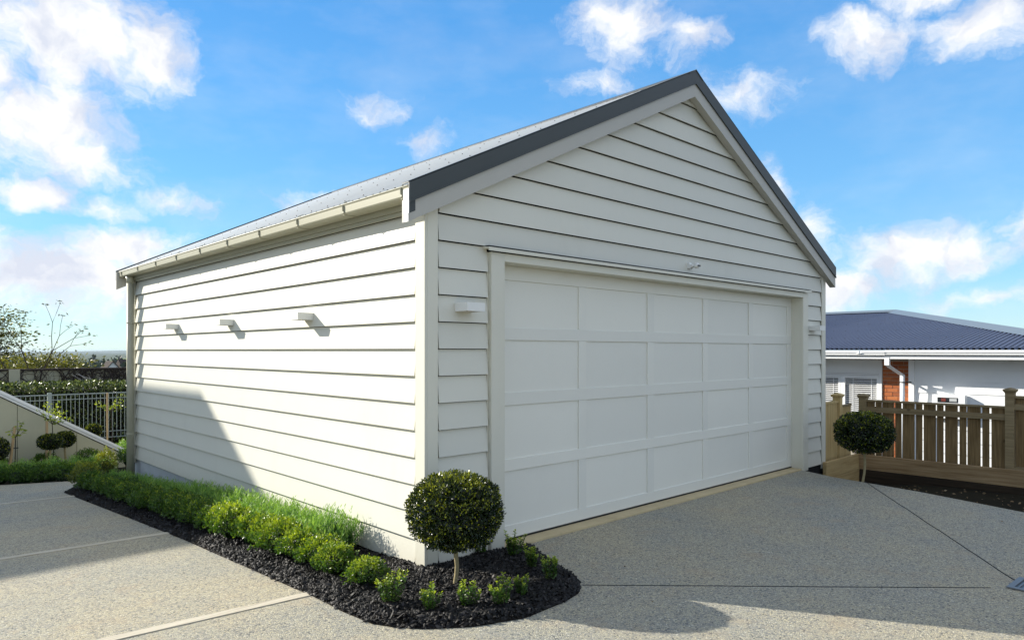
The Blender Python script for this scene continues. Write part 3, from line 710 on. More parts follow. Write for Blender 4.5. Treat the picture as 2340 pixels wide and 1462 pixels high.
def needle_shrub(seed,h,rx,ry,stems,per,m='lav_leaf',name='foliage',nl=.036):
    r=np.random.default_rng(seed); n=stems*per
    th=r.uniform(0,2*np.pi,stems); q=np.sqrt(r.random(stems)); hh=h*(1-.45*q**2)*r.uniform(.72,1.08,stems)
    bx=np.cos(th)*q*rx*.6; by=np.sin(th)*q*ry*.6; tx=np.cos(th)*q*rx*1.15; ty=np.sin(th)*q*ry*1.15
    tx+=r.normal(0,.02,stems); ty+=r.normal(0,.02,stems)
    t=np.tile(np.linspace(.35,1.0,per),(stems,1))
    P=np.stack([bx[:,None]+(tx-bx)[:,None]*t,by[:,None]+(ty-by)[:,None]*t,hh[:,None]*t],2).reshape(-1,3)
    a=r.uniform(0,2*np.pi,n); up=np.tile(np.linspace(.6,1.6,per),(stems,1)).ravel()
    D=np.stack([np.cos(a),np.sin(a),up],1)
    tone=np.clip(.22+.55*np.tile(np.linspace(0,1,per)**1.5,(stems,1)).ravel()+.12*r.normal(size=n),0,1)
    v,f,tt=leaves(P,D,nl*r.uniform(.7,1.2,n),.17,tone,r,fold=.1)
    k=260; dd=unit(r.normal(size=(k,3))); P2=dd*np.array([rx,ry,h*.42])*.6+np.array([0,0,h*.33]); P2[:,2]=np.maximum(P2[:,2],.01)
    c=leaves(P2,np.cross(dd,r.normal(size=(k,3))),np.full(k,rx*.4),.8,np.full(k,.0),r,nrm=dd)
    return npmesh(name,*join([(v,f,tt),c]),m)
# young separate plants round the bed nose: (x,y,h,label)
YG='young box plants dotted round the mulch bed'
young=[(-.55,-.42,.27,.085,9,'tall spiky young box plant left of the near topiary, nearest the corner post'),
 (-.44,-.66,.19,.055,6,'small young box plant in the mulch directly below the near topiary, left of its trunk'),
 (-.24,-.76,.21,.06,6,'young box plant with bright tips just right of the near topiary trunk'),
 (-.10,-.90,.22,.062,6,'young box plant nearest the front rim of the mulch nose'),
 (.12,-.86,.15,.05,4,'half shaded young box plant where the topiary shadow crosses the mulch'),
 (.44,-.80,.24,.06,6,'young box plant with lit tips at the right rim of the mulch nose'),
 (.56,-.50,.22,.06,6,'dark young box plant in shade beside the driveway, second from the door'),
 (.66,-.20,.25,.075,8,'dark bushy young box plant in shade at the foot of the door casing'),
 (.50,-.02,.23,.06,6,'dark young box plant in shade against the front weatherboards')]
for i,(x,y,h,sp,st,lb) in enumerate(young):
    z=float(bed_h(np.array([[x,y]]))[0])
    f,s=sprig_shrub(40+i,h,sp,st+2,.026,per=15 if h<.22 else 18)
    t=thing('box_plant',lb,'shrub',(x,y,z),0,YG); link(f,'foliage',t); link(s,'stems',t)
# hedge plants along the side wall
ORD=['first','second','third','fourth','fifth','sixth','seventh','eighth','ninth','tenth','eleventh','twelfth','thirteenth','fourteenth','fifteenth','sixteenth','seventeenth','eighteenth','nineteenth','twentieth','twenty-first','twenty-second','twenty-third','twenty-fourth','twenty-fifth','twenty-sixth','twenty-seventh','twenty-eighth','twenty-ninth','thirtieth','thirty-first','thirty-second']
HG='box plants of the low hedge along the side wall'
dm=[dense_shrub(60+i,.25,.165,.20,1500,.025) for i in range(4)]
dms=[dense_shrub(64+i,.26,.175,.22,1700,.024,tone0=.20,tips=.17) for i in range(3)]  # copies for shaded hedge: shade put into darker leaf tone, fewer tips
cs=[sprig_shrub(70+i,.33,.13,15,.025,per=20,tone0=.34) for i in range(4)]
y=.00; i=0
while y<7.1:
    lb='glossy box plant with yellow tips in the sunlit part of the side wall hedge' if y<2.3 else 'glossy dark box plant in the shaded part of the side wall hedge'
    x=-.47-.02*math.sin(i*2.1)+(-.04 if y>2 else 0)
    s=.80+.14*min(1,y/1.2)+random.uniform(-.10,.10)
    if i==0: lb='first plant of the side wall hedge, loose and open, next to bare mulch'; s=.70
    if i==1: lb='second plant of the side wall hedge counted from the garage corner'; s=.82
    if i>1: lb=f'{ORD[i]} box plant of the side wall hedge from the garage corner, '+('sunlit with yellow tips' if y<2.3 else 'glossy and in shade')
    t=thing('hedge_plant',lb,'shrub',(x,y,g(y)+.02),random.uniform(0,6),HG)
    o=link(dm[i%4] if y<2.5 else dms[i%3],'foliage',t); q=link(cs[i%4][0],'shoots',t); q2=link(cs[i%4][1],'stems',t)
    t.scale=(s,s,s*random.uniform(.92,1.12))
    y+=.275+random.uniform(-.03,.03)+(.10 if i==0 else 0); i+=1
LG='feathery lavender plants between hedge and side wall'
lm=[needle_shrub(80+i,.34,.20,.22,260,20) for i in range(4)]
y=.92; i=0
while y<7.2:
    lb='feathery bright green lavender plant against the sunlit side wall' if y<2.5 else 'feathery grey green lavender plant against the shaded side wall'
    if i==0: lb='lavender plant nearest the garage corner with tall loose tips'
    if i: lb=f'{ORD[i]} feathery lavender plant from the garage corner along the side wall, '+('bright green in sun' if y<2.5 else 'grey green in shade')
    t=thing('lavender_plant',lb,'shrub',(-.205+random.uniform(-.03,.02),y,g(y)+.02),random.uniform(0,6),LG)
    link(lm[i%4],'foliage',t); s=random.uniform(.92,1.06)-(.16 if y>4.2 else 0); t.scale=(s,s,s*(1.06 if i==0 else .94))
    y+=.36+random.uniform(-.04,.04); i+=1
# left garden beds
def along(pts,step):
    out=[];
    for a,b in zip(pts[:-1],pts[1:]):
        d=math.dist(a,b); k=max(1,int(d/step))
        for j in range(k): out.append((a[0]+(b[0]-a[0])*j/k,a[1]+(b[1]-a[1])*j/k))
    return out
for i,(x,y) in enumerate(along([(-.15,8.95),(-.75,9.42),(-1.3,9.80),(-2.2,10.25)],.33)):
    t=thing('hedge_plant',f'{ORD[i]} box plant from the right in the low front hedge of the left garden','shrub',(x,y,g(y)-.06),i*1.3,'box plants of the left garden hedge'); link(dms[i%3],'foliage',t); t.scale=(1.1,1.1,1.25)
for i,(x,y) in enumerate(along([(.12,9.45),(-.5,9.85),(-1.2,10.25),(-2.0,10.6)],.36)):
    t=thing('lavender_plant',f'{ORD[i]} feathery lavender plant from the right behind the front hedge of the left garden','shrub',(x,y,g(y)-.06),i*1.3,'lavender plants of the left garden'); link(lm[i%4],'foliage',t); t.scale=(1.15,1.15,1.15)
for i,(x,y) in enumerate(along([(.95,10.9),(.3,11.1),(-.4,11.15),(-1.1,11.2),(-1.7,11.2)],.36)):
    t=thing('hedge_plant',f'{ORD[i]} dark box plant from the right at the foot of the sloping cream wall','shrub',(x,y,g(y)-.06),i*1.7,'dark box plants below the sloping wall'); link(dms[i%3],'foliage',t); t.scale=(1.15,1.15,1.45)
for i,(x,y) in enumerate([(1.15,11.6),(1.5,11.75),(1.9,11.9)]):
    t=thing('lavender_plant',f'{ORD[i]} bright lavender plant from the left, behind the golden shrub by the downpipe','shrub',(x,y+.2,g(y)-.02),i*1.7,'bright lavender plants by the downpipe'); link(lm[i%4],'foliage',t); t.scale=(1.3,1.3,1.3)
t=thing('golden_shrub','upright golden green shrub at the corner of the left garden bed','shrub',(.12,9.05,g(9.05)-.05)); link(dense_shrub(91,.46,.15,.15,1500,.03,'gold_leaf',tone0=.35,tips=.5),'foliage',t)
t=thing('golden_shrub','low golden green shrub at the far tip of the side wall hedge','shrub',(-.52,7.35,g(7.35)+.0)); link(dense_shrub(92,.36,.22,.22,1700,.026,'gold_leaf',tone0=.30,tips=.45),'foliage',t)

# saplings on stakes
def sapling(label,x,y,h,stake,seed,lean=0,nl=60,spread=.28,col='stake'):
    r=random.Random(seed); z=g(y)-.08
    t=thing('rose_sapling',label,'sapling',(x,y,z),0,'young standard roses in the left garden')
    b=MB(); top=Vector((.03+lean*.5,0,h*.72)); b.tube([(.04,0,0),(.05,0,h*.4),top],[.010,.009,.007],5)
    P=[];D=[]
    for i in range(7):
        a=r.uniform(0,6.28); e=top+Vector((math.cos(a)*spread*r.uniform(.4,1),math.sin(a)*spread*r.uniform(.4,1),h*r.uniform(.05,.28))); m_=top.lerp(e,.5)+Vector((0,0,-.02))
        b.tube([top,m_,e],[.005,.004,.002],4,False)
        for k in range(nl//7):
            u_=r.uniform(.3,1.05); p=top.lerp(e,u_); P.append(p+Vector([r.gauss(0,.03) for _ in range(3)])); D.append((r.gauss(0,1),r.gauss(0,1),r.gauss(.1,.4)))
    b.build('stem','dark_bark',t)
    v,f,tt=leaves(np.array(P),np.array(D,float),np.array([r.uniform(.04,.07) for _ in P]),.6,np.array([r.uniform(.3,1) for _ in P]))
    link(npmesh('foliage',v,f,tt,'rose_leaf'),'foliage',t)
    if stake:
        s=thing('garden_stake','round timber stake tied to '+stake[2],'stake',(x-.06,y-.04,z),0,'timber stakes in the left garden')
        q=MB(); q.tube([(0,0,0),(stake[1],0,stake[0])],.022,8); q.build('pole',col,s)
        q=MB(); q.tube([(stake[1]*.6-.03,0,stake[0]*.6),(stake[1]*.6+.09,0,stake[0]*.6)],.010,5); q.build('tie','vent_black',s)
sapling('leggy rose sapling beside the leaning stake at far left',-.92,10.85,1.05,(.95,.10,'the leggy rose sapling at far left'),1,.05)
sapling('bushy rose sapling above the touching pair of topiaries',-.30,11.15,1.30,(1.00,.0,'the bushy rose sapling above the pair of topiaries'),2,.0,110,.32)
sapling('tall rose sapling near the railing post',.1,13.2,1.35,None,3,.0,110,.35)
sapling('rose sapling between the railing post and the downpipe',1.25,13.6,1.5,(1.5,.0,'the rose sapling nearest the downpipe'),4,.0,110,.4)

# sloping cream wall
sw=thing('sloping_wall','cream rendered wall whose white moulded cap slopes down to the right','wall')
def capz(x): return -.40-(x-.99)*.615
XA,XB=-3.4,1.03
b=MB(); b.poly([(XA,11.5,-1.2),(XB,11.5,-1.2),(XB,11.5,capz(XB)-.05),(XA,11.5,capz(XA)-.05),(XA,11.62,-1.2),(XB,11.62,-1.2),(XB,11.62,capz(XB)-.05),(XA,11.62,capz(XA)-.05)],[(0,1,2,3),(5,4,7,6),(1,5,6,2),(4,0,3,7),(3,2,6,7)])
b.build('render','creamwall',sw)
for (t0,t1,o_) in ((-.10,-.045,.012),(-.045,.012,.035)):
    b=MB(); b.poly([(x,yy,capz(x)+t) for yy in (11.5-o_,11.62+o_) for t in (t0+.0005,t1) for x in (XA,XB+.02)],[(0,1,3,2),(4,6,7,5),(2,3,7,6),(0,4,5,1),(1,5,7,3),(0,2,6,4)]); b.build('cap','white',sw)
for k in range(9):
    x=XA+.3+.47*k
    if x<XB-.1:
        b=MB(); b.box(x-.003,x+.003,11.4975,11.4995,-1.2,capz(x)-.115); b.build('panel_joint','soil',sw)
b=MB(); b.poly([(x,yy,capz(x)+t) for yy in (11.493,11.4995) for t in (-.118,-.101) for x in (XA,XB)],[(0,1,3,2),(4,6,7,5),(2,3,7,6),(0,4,5,1),(1,5,7,3),(0,2,6,4)]); b.build('cap_dark_line','soil',sw)  # dark strip set on the wall just under the cap
# metal railing
ra=thing('metal_railing','pale grey metal railing of thin upright pickets in front of the dark hedge','railing')
YF=17.2; zt=.42
for z,h_ in ((zt,.028),(zt-.14,.014),(-.62,.014),(-.78,.014)):
    b=MB(); b.box(-4.2,7.5,YF-.016,YF+.016,z-h_,z); b.build('rail','galv',ra)
pk=MB().box(-.0055,.0055,-.0055,.0055,-.80,zt-.036).mesh('picket','galv')
x=-4.1
while x<7.4: 
    link(pk,'picket',ra,(x,YF-.0,0)); x+=.098
ps=MB().box(-.045,.045,-.045,.045,-1.2,zt+.04).mesh('post','galv')
for x in (-3.6,-1.15-.35,.72,3.1,5.5): link(ps,'post',ra,(x,YF,0))
# evergreen hedge behind the railing
def hedge_mesh(x0,x1,y0,y1,z0,z1,n,leaf,m,seed,tips=.12):
    r=np.random.default_rng(seed)
    face=r.random(n)<.7
    P=np.column_stack([r.uniform(x0,x1,n),np.where(face,y0+r.random(n)**2*.25,r.uniform(y0,y1,n)),np.where(face,r.uniform(z0,z1,n),z1-r.random(n)**2*.25)])
    off=nz3(P,1.6,seed); P[:,1]+=off*.14; P[:,2]+=off*.10+.06*nz3(P,4,seed+5)*(~face)
    D=r.normal(size=(n,3))+np.where(face[:,None],[0,-.8,.2],[0,-.2,.8])
    tone=np.clip(.32+.2*r.normal(size=n),0,.62); tp=r.random(n)<tips*(1+1.5*(P[:,2]>z1-.25)); tone[tp]=r.uniform(.65,1,tp.sum())
    pr=[leaves(P,D,leaf*r.uniform(.7,1.3,n),.5,tone,r)]
    return npmesh('foliage',*join(pr),m)
he=thing('evergreen_hedge','glossy clipped evergreen hedge with pale new leaves behind the metal railing','hedge')
link(hedge_mesh(-4.5,7.5,19.3,20.4,-1.35,.60,26000,.085,'hedge_leaf',5,.16),'foliage',he)
b=MB(); b.box(-4.5,7.5,19.55,20.3,-1.5,.38); b.build('inner_mass','soil',he)
# vine covered wall
vw=thing('vine_covered_wall','cream boundary wall overgrown with bare dark vine stems behind the hedge','wall')
b=MB(); b.box(-6,10,22,22.2,-2,.93); b.build('render','creamwall',vw)
b=MB(); b.box(-6,10,21.94,22.26,.93,.985); b.build('coping','dark_bark',vw)
for x in (-4.2,.62,5.6):
    b=MB(); b.box(x-.14,x+.14,21.9,21.999,-2,.975); b.build('pilaster','creamwall',vw)
r=random.Random(3); vb=MB()
def stem(x,z,a,L,rad,dep):
    pts=[(x,21.96-r.random()*.05,z)]; n=6
    for i in range(n):
        a+=r.uniform(-.45,.45); x+=math.cos(a)*L/n; z+=math.sin(a)*L/n; z=min(z,.95); pts.append((x,21.96-r.random()*.06,z))
        if dep and r.random()<.55: stem(x,z,a+r.choice([-1,1])*r.uniform(.4,1.1),L*.6,rad*.6,dep-1)
    vb.tube(pts,[rad*(1-.6*i/n) for i in range(n+1)],3,False)
for i in range(92): stem(r.uniform(-3,6),r.uniform(-.5,.0),r.uniform(.7,2.4),r.uniform(.9,1.6),.022,2)
for i in range(26): stem(r.uniform(-3,6),.95,r.uniform(-2.6,-.5),r.uniform(.5,.9),.018,1)
vb.build('vine_stems','dark_bark',vw,kind='stuff')
# bleached branches near the downpipe
bb=thing('bare_branch','bleached bare branches leaning over the vine wall beside the downpipe','branches',(2.75,21.3,.3)); q=MB(); r=random.Random(9)
for i in range(9):
    a=r.uniform(.3,2.6); L=r.uniform(.3,.7); p=(r.uniform(-.5,.2),0,r.uniform(-.4,.2)); q.tube([p,(p[0]+math.cos(a)*L*.5,r.uniform(-.1,.1),p[2]+math.sin(a)*L*.5),(p[0]+math.cos(a+.6)*L,0,p[2]+math.sin(a+.6)*L)],[.016,.012,.005],4)
q.build('branches','grey_bark',bb)

# trees beyond the wall
def spray_tree(label,loc,crown,n_spr,leaf,m,seed,name='feathery_tree',trunk_r=.10,group=None,flat=.16):
    r=np.random.default_rng(seed); rr=random.Random(seed)
    t=thing(name,label,'tree',loc,0,group); cx,cz,rx,rz=crown
    b=MB(); b.tube([(0,0,-.5),(cx*.4,0,cz*.45),(cx,0,cz*.85)],[trunk_r,trunk_r*.8,trunk_r*.5],7)
    P=[];D=[];T=[]
    for i in range(n_spr):
        d=r.normal(size=3); d/=np.linalg.norm(d); q=d*np.array([rx,rx,rz])*(.35+.65*r.random()**.5)+np.array([cx,0,cz])
        b.tube([(cx,0,cz-rz*.4),tuple((q+np.array([cx,0,cz-rz*.4]))/2-np.array([0,0,.05])),tuple(q)],[trunk_r*.22,trunk_r*.14,trunk_r*.04],3,False)
        k=26; a=r.uniform(0,6.28); ext=rx*.34
        u_=r.normal(size=(k,3))*np.array([ext,ext,ext*flat]); P.append(q+u_); D.append(u_+r.normal(size=(k,3))*ext*.3); T.append(np.clip(r.normal(.4,.22,k)+.25*(q[2]-cz)/rz,0,1))
    P=np.concatenate(P);D=np.concatenate(D);T=np.concatenate(T)
    b.build('trunk','dark_bark',t); v,f,tt=leaves(P,D,leaf*r.uniform(.6,1.3,len(P)),.45,T,r); link(npmesh('crown',v,f,tt,m),'crown',t); return t
spray_tree('feathery layered tree rising above the wall at the left edge',(.75,33,-1.9),(.0,3.9,1.55,1.6),260,.14,'olive_leaf',21,trunk_r=.10,flat=.10)
spray_tree('dense yellow green tree behind the vine wall, left of the bare saplings',(1.2,29,-1.7),(-.3,2.0,1.5,.75),230,.15,'olive_leaf',22,'bushy_tree',.06,flat=.5)
spray_tree('rounded yellow green tree behind the vine wall with a ragged top',(2.35,26.5,-1.6),(.0,2.15,1.05,.72),320,.12,'olive_leaf',23,'bushy_tree',.06,flat=.5)
def bare(label,loc,h,seed):
    t=thing('bare_sapling',label,'sapling',loc,0,'bare saplings behind the vine wall'); r=random.Random(seed); b=MB(); P=[]
    def br(p,a,L,rad,dep):
        q=p+Vector((math.cos(a)*L,r.uniform(-.05,.05),math.sin(a)*L)); b.tube([p,p.lerp(q,.5)+Vector((r.uniform(-.03,.03),0,0)),q],[rad,rad*.85,rad*.7],4,False)
        if dep:
            for s in (-1,1): br(q,a+s*r.uniform(.2,.6),L*r.uniform(.55,.75),rad*.6,dep-1)
        else: P.append(q)
    br(Vector((0,0,-.5)),1.45,h*.6,.035,3); b.build('trunk','dark_bark',t)
    pp=np.array([[p.x+r.gauss(0,.08),p.y,p.z+r.gauss(0,.03)] for p in P for _ in range(7)]); dd=np.array([(r.gauss(0,1),0,r.gauss(0,.25)) for _ in pp])
    v,f,tt=leaves(pp,dd,np.full(len(pp),.11),.35,np.full(len(pp),.3)); link(npmesh('crown',v,f,tt,'olive_leaf'),'crown',t)
bare('bare forked sapling behind the vine wall, left one of two',(.95,24.5,-1.2),3.0,5); bare('bare leaning sapling behind the vine wall, right one of two',(1.35,24.8,-1.2),3.3,8)

# far country: house, woods, field, ridge
fh=thing('far_house','distant dark roofed house with a small white gable beyond the vine wall','house',(40.1,166,-8))
b=MB(); b.box(-4,14,0,8,-4,5.2); b.build('wall','creamwall',fh)
b=MB(); b.extr([(-.6,4.9),(4,7.6),(8.6,4.9)],'x',-2.2+1.9,14.4); b.build('roof','dark_bark',fh)
b=MB(); b.extr([(-4.05,5.6),(-2.75,7.15),(-1.45,5.6)],'y',-2.0,3); b.build('gable','white',fh)
b=MB()
for s in (-1,1): b.extr([(-2.75,7.32),(-2.75+s*1.6,5.45),(-2.75+s*1.6,5.25),(-2.75,7.12)],'y',-2.3,3)
b.build('gable_roof','dark_bark',fh)
def wood(name,label,d0,d1,a0,a1,n,hmin,hmax,seed,m='wood_leaf',per=130,pine=.5):
    r=np.random.default_rng(seed); pr=[]
    for i in range(n):
        a=R(r.uniform(a0,a1)); D=r.uniform(d0,d1); x=-2.9+D*math.cos(a); y=-3.9+D*math.sin(a); z=G(x,y); h=r.uniform(hmin,hmax); cone=r.random()<pine
        u_=r.random(per); wv_=h*.24*(1-u_)**.8 if cone else h*.36*np.sqrt(np.clip(1-(2*u_-1)**2,0,1))
        th=r.uniform(0,6.28,per); P=np.column_stack([x+np.cos(th)*wv_,y+np.sin(th)*wv_,z+h*(.15+.85*u_)])
        pr.append(leaves(P,r.normal(size=(per,3)),np.full(per,h*.17)*r.uniform(.6,1.2,per),.8,np.clip(r.normal(.45,.25,per)+(.2 if i%3==0 else 0),0,1),r))
    o=link(npmesh(name,*join(pr),m),name); tag(o,label,'woodland',kind='stuff')
wood('far_woodland','dark blue green far woodland across the valley beyond the vine wall',380,850,66,92,190,11,19,31)
wood('near_woodland','band of mixed trees on the valley side behind the distant gable',170,330,66,92,60,4,8,32,pine=.1)
wood('right_woodland','far trees of the valley beyond the neighbouring house',500,1100,-12,40,90,9,14,33,per=60)
def ridge(name,m,dist,a0,a1,f,base=-60,n=90,depth=.25):
    b=MB(); vs=[];fs=[]
    for i in range(n+1):
        a=R(a0+(a1-a0)*i/n); c,s=math.cos(a),math.sin(a); z=f(a0+(a1-a0)*i/n)
        for dd,zz in ((dist*(1-depth),base),(dist*(1-depth*.45),base+(z-base)*.62),(dist,z),(dist*(1+depth),base)): vs.append((-2.9+dd*c,-3.9+dd*s,zz))
    for i in range(n):
        for j in range(3): fs.append((i*4+j,(i+1)*4+j,(i+1)*4+j+1,i*4+j+1))
    b.poly(vs,fs); tag(b.build(name,m,smooth=True),kind='structure')
ridge('distant_hills','hill',9500,-60,190,lambda a:-14+18*sstep(a,82,75)-10*sstep(a,60,40)+7*mnoise.noise(Vector((a*.25,0,0)))+2.5*mnoise.noise(Vector((a*1.3,5,0))))
ridge('green_field','field',1500,60,78.5,lambda a:-30+17*sstep(a,78.2,76.0)+2*mnoise.noise(Vector((a*.8,0,0))),base=-45,n=50)

# invented building added out of frame on the left to cast the wall shadow
nb=thing('shadow_building','plain cream building added beyond the left edge to cast the side wall shadow','building',(-5.8,14.86,0))
b=MB(); b.box(-12,0,0,3.6,-2,6.66); b.build('wall','creamwall',nb)
b=MB(); b.box(-12.1,.0,-.0,3.7,6.661,6.79); b.build('parapet','white',nb)
for xx in (-10,-7.5,-5,-2.5):
    for zz in (0.2,3.2):
        f_=MB(); f_.box(xx,xx+1.2,-.05,-.001,zz,zz+1.4); f_=f_.build('window','white',nb); q=MB(); q.box(xx+.08,xx+1.12,-.056,-.051,zz+.08,zz+1.32); q.build('pane','windowglass',f_)

# ------------------------------------------------------------------ right: retaining wall, fences
rw=thing('retaining_wall','low retaining wall of treated timber planks below the paling fence','retaining wall')
XW=7.76
zz=[(.04,.215),( -.18,.215),(-.40,.215),(-.62,.215)]
for k,(zt_,h_) in enumerate(zz):
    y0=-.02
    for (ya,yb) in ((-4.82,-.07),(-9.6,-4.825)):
        b=MB(); L=yb-ya; b.box(0,.05,0,L,-h_,0); b.build('plank','sleeper' if k==0 else 'sleeper_dark',rw,(XW+random.uniform(-.003,.003),ya,zt_+.0),bevel=.003)
for k,(zt_,h_) in enumerate(zz[:3]):
    b=MB(); b.box(0,XW-6.62-.002,0,.05,-h_,0); b.build('plank','sleeper_x',rw,(6.62,-.065+random.uniform(-.002,.002),zt_+.0),bevel=.003)
b=MB(); b.box(XW-.0005,XW+.05,-.068,-.014,-.6,.045); b.build('corner_post','sleeper_x',rw)
for y in (-1.9,-3.7,-5.5,-7.3):
    b=MB(); b.box(XW+.051,XW+.15,y-.05,y+.05,-.9,.0); b.build('post','sleeper',rw)
# paling fence along x=7.95
pf=thing('paling_fence','brown weathered paling fence with gaps between its boards, above the retaining wall','fence')
XFN=7.95
def post(y,z1,x=XFN,parent=pf,m='rail',w_=.05,z0=-.6):
    b=MB(); b.box(x-w_,x+w_,y-w_,y+w_,z0,z1); b.build('post',m,parent)
    c=MB(); c.lathe([(.070,0),(.078,.012),(.098,.03),(.102,.042),(.098,.05),(.05,.066),(.008,.074)],(x,y,z1),4)
    o=c.mesh('post_cap',m); 
    ob=link(o,'post_cap',parent); ob.rotation_euler=(0,0,0)
    # turn the four-sided cap square with the post
    for v in o.vertices:
        dx,dy=v.co.x-x,v.co.y-y; v.co.x=x+(dx-dy)*.7071*1.0; v.co.y=y+(dx+dy)*.7071*1.0
post(-.06,.845); post(-1.86,1.00); post(-3.70,1.02); post(-5.5,1.02)
def panel(ya,yb,top,ph):
    b=MB(); b.box(0,.05,0,yb-ya,-.028,0); b.build('top_rail','rail',pf,(XFN-.03,ya,top))
    b=MB(); b.box(0,.045,0,yb-ya,-.075,0); b.build('rail','rail',pf,(XFN-.04,ya,top-.105))
    b=MB(); b.box(0,.045,0,yb-ya,-.075,0); b.build('rail','rail',pf,(XFN-.04,ya,ph))
    y=ya+.01; k=0
    while y<yb-.03:
        w_=.148 if k%2==0 else .078
        w_=min(w_,yb-y-.004)
        b=MB(); b.box(0,.018,0,w_,ph-.09,top-.029); o=b.build('paling','paling',pf,(XFN+.006+random.uniform(0,.003),y,0)); 
        y+=w_+random.uniform(.014,.024); k+=1
panel(-1.81,-.11,.83,-.02); panel(-3.65,-1.91,.97,.06); panel(-5.45,-3.75,.97,.06)
# short fresh fence running along x
nf=thing('fresh_paling_fence','short pale fresh paling fence between the garage and the weathered fence','fence')
post(.12,.865,7.46,nf,'newpaling')
b=MB(); b.box(0,.62,0,.06,-.028,0); b.build('top_rail','newpaling',nf,(6.79,.085,.825))
x=6.80
while x<7.40:
    w_=random.choice([.085,.10,.06]); w_=min(w_,7.405-x); b=MB(); b.box(0,w_-.004,0,.018,-.6,.795); b.build('paling','newpaling',nf,(x,.10+random.uniform(0,.003),0)); x+=w_
b=MB(); b.box(0,.38,0,.05,-.028,0); b.build('top_rail','rail',nf,(7.52,.09,.755))
x=7.52
while x<7.88:
    b=MB(); b.box(0,.092,0,.018,-.6,.725); b.build('paling','newpaling',nf,(x,.10,0)); x+=.096
# leaf litter on the soil
r=np.random.default_rng(77); n=420
P=np.column_stack([r.uniform(5.4,7.6,n),r.uniform(-4.5,-.15,n),np.zeros(n)])
P[:,2]=[G(a,b_)+.015 for a,b_ in P[:,:2]]
q2=np.column_stack([np.concatenate([r.normal(.9,.5,14),r.uniform(1.5,6,10)]),np.concatenate([r.normal(-.9,.45,14),r.uniform(-2.5,-.3,10)]),np.full(24,.006)])
q2=q2[sdist(q2[:,:2],bp)<-.02]; P=np.concatenate([P,q2]); n=len(P)
v,f,t_=leaves(P,np.column_stack([r.normal(size=(n,2)),r.normal(0,.2,n)]),np.where(P[:,2]>0,r.uniform(.010,.022,n),r.uniform(.02,.05,n)),.5,r.random(n),r)
M['litter']=leafm('dry_leaf',(.10,.06,.03),(.22,.14,.07),(.35,.26,.15),.05,.8)
tag(link(npmesh('leaf_litter',v,f,t_,'litter'),'leaf_litter'),'scattered dry leaves on the dark soil below the retaining wall and on the driveway','leaf litter',kind='stuff')

# ------------------------------------------------------------------ neighbouring house
nh=thing('neighbour_house','single storey white and brick house with low dark blue corrugated hip roof','house')
X0=13.7; EX2=13.12; RZ=1.585; RS=.135; RX=22.3; RY=4.05; EY=-2.5
def rz2(x): return RZ+RS*(x-EX2)
corrugated(EY,14,.105,.022,lambda y:(EX2,min(RX,EX2+max(.02,(y-EY)*(RX-EX2)/(RY-EY)))),rz2,12,'blueroof','roof_sheet',nh,sharp=2.6)
b=MB(); sE=(rz2(RX)-RZ)/(RY-EY)
b.poly([(EX2,EY,RZ-.01),(RX,RY,rz2(RX)-.01),(2*RX-EX2,EY,RZ-.01)],[(0,2,1)]); b.poly([(2*RX-EX2,EY,RZ-.01),(RX,RY,rz2(RX)-.01),(RX,14,rz2(RX)-.01),(2*RX-EX2,14,RZ-.01)],[(0,3,2,1)]); b.build('far_roof','blueroof',nh)
def capstrip(a,b_,w_,name='ridge_cap'):
    a=Vector(a);b_=Vector(b_); d=(b_-a).normalized(); s=d.cross(Vector((0,0,1))).normalized()*w_; q=MB(); u_=Vector((0,0,.035))
    dn=Vector((0,0,-w_*.20))
    q.poly([a+s+dn,a+u_,a-s+dn,b_+s+dn,b_+u_,b_-s+dn],[(0,1,4,3),(1,2,5,4)]); q.build(name,'bluecap',nh)
capstrip((EX2,EY,RZ+.06),(RX,RY,rz2(RX)+.06),.30); capstrip((RX,RY,rz2(RX)+.06),(RX,14,rz2(RX)+.06),.25)
sb=MB()
for row in range(6):
    X=EX2+.12+1.7*row
    for i in range(62):
        y=EY+.02625+.315*i
        if y>13.9 or X>EX2+(y-EY)*1.38-.3: continue
        z=rz2(X)+.021; q_=.011; sb.poly([(X-q_,y-q_,z),(X+q_,y-q_,z),(X+q_,y+q_,z),(X-q_,y+q_,z),(X,y,z+.014)],[(0,1,4),(1,2,4),(2,3,4),(3,0,4)])
sb.build('roof_screws','screw',nh,kind='stuff')
b=MB(); b.box(X0+.06,24,EY+.6,13.5,-1.2,1.45); b.build('inner_wall','mortar',nh)
# gutter + fascia + soffit
gp=[(EX2+.04,1.455),(EX2-.06,1.455),(EX2-.075,1.475),(EX2-.075,1.50),(EX2-.095,1.515),(EX2-.095,1.555),(EX2-.085,1.56),(EX2+.04,1.56)]
b=MB(); b.extr(gp,'y',EY,1.33); b.build('gutter','white',nh)
b=MB(); b.extr([(x,z-.012) for x,z in gp],'y',1.335,14); b.build('gutter','white',nh)
b=MB(); b.box(EX2-.02,EX2+.02,EY,14,1.375,1.454); b.build('fascia','white',nh)
b=MB(); b.box(EX2+.021,X0+.05,EY,14,1.40,1.42); b.build('soffit','white',nh)
for y in (1.85,2.78):
    b=MB(); b.tube([(EX2-.10,y,1.49),(EX2-.10,y,1.55)],.008,5); b.box(EX2-.10,EX2-.08,y-.05,y+.05,1.49,1.50); b.build('gutter_clip','white',nh)
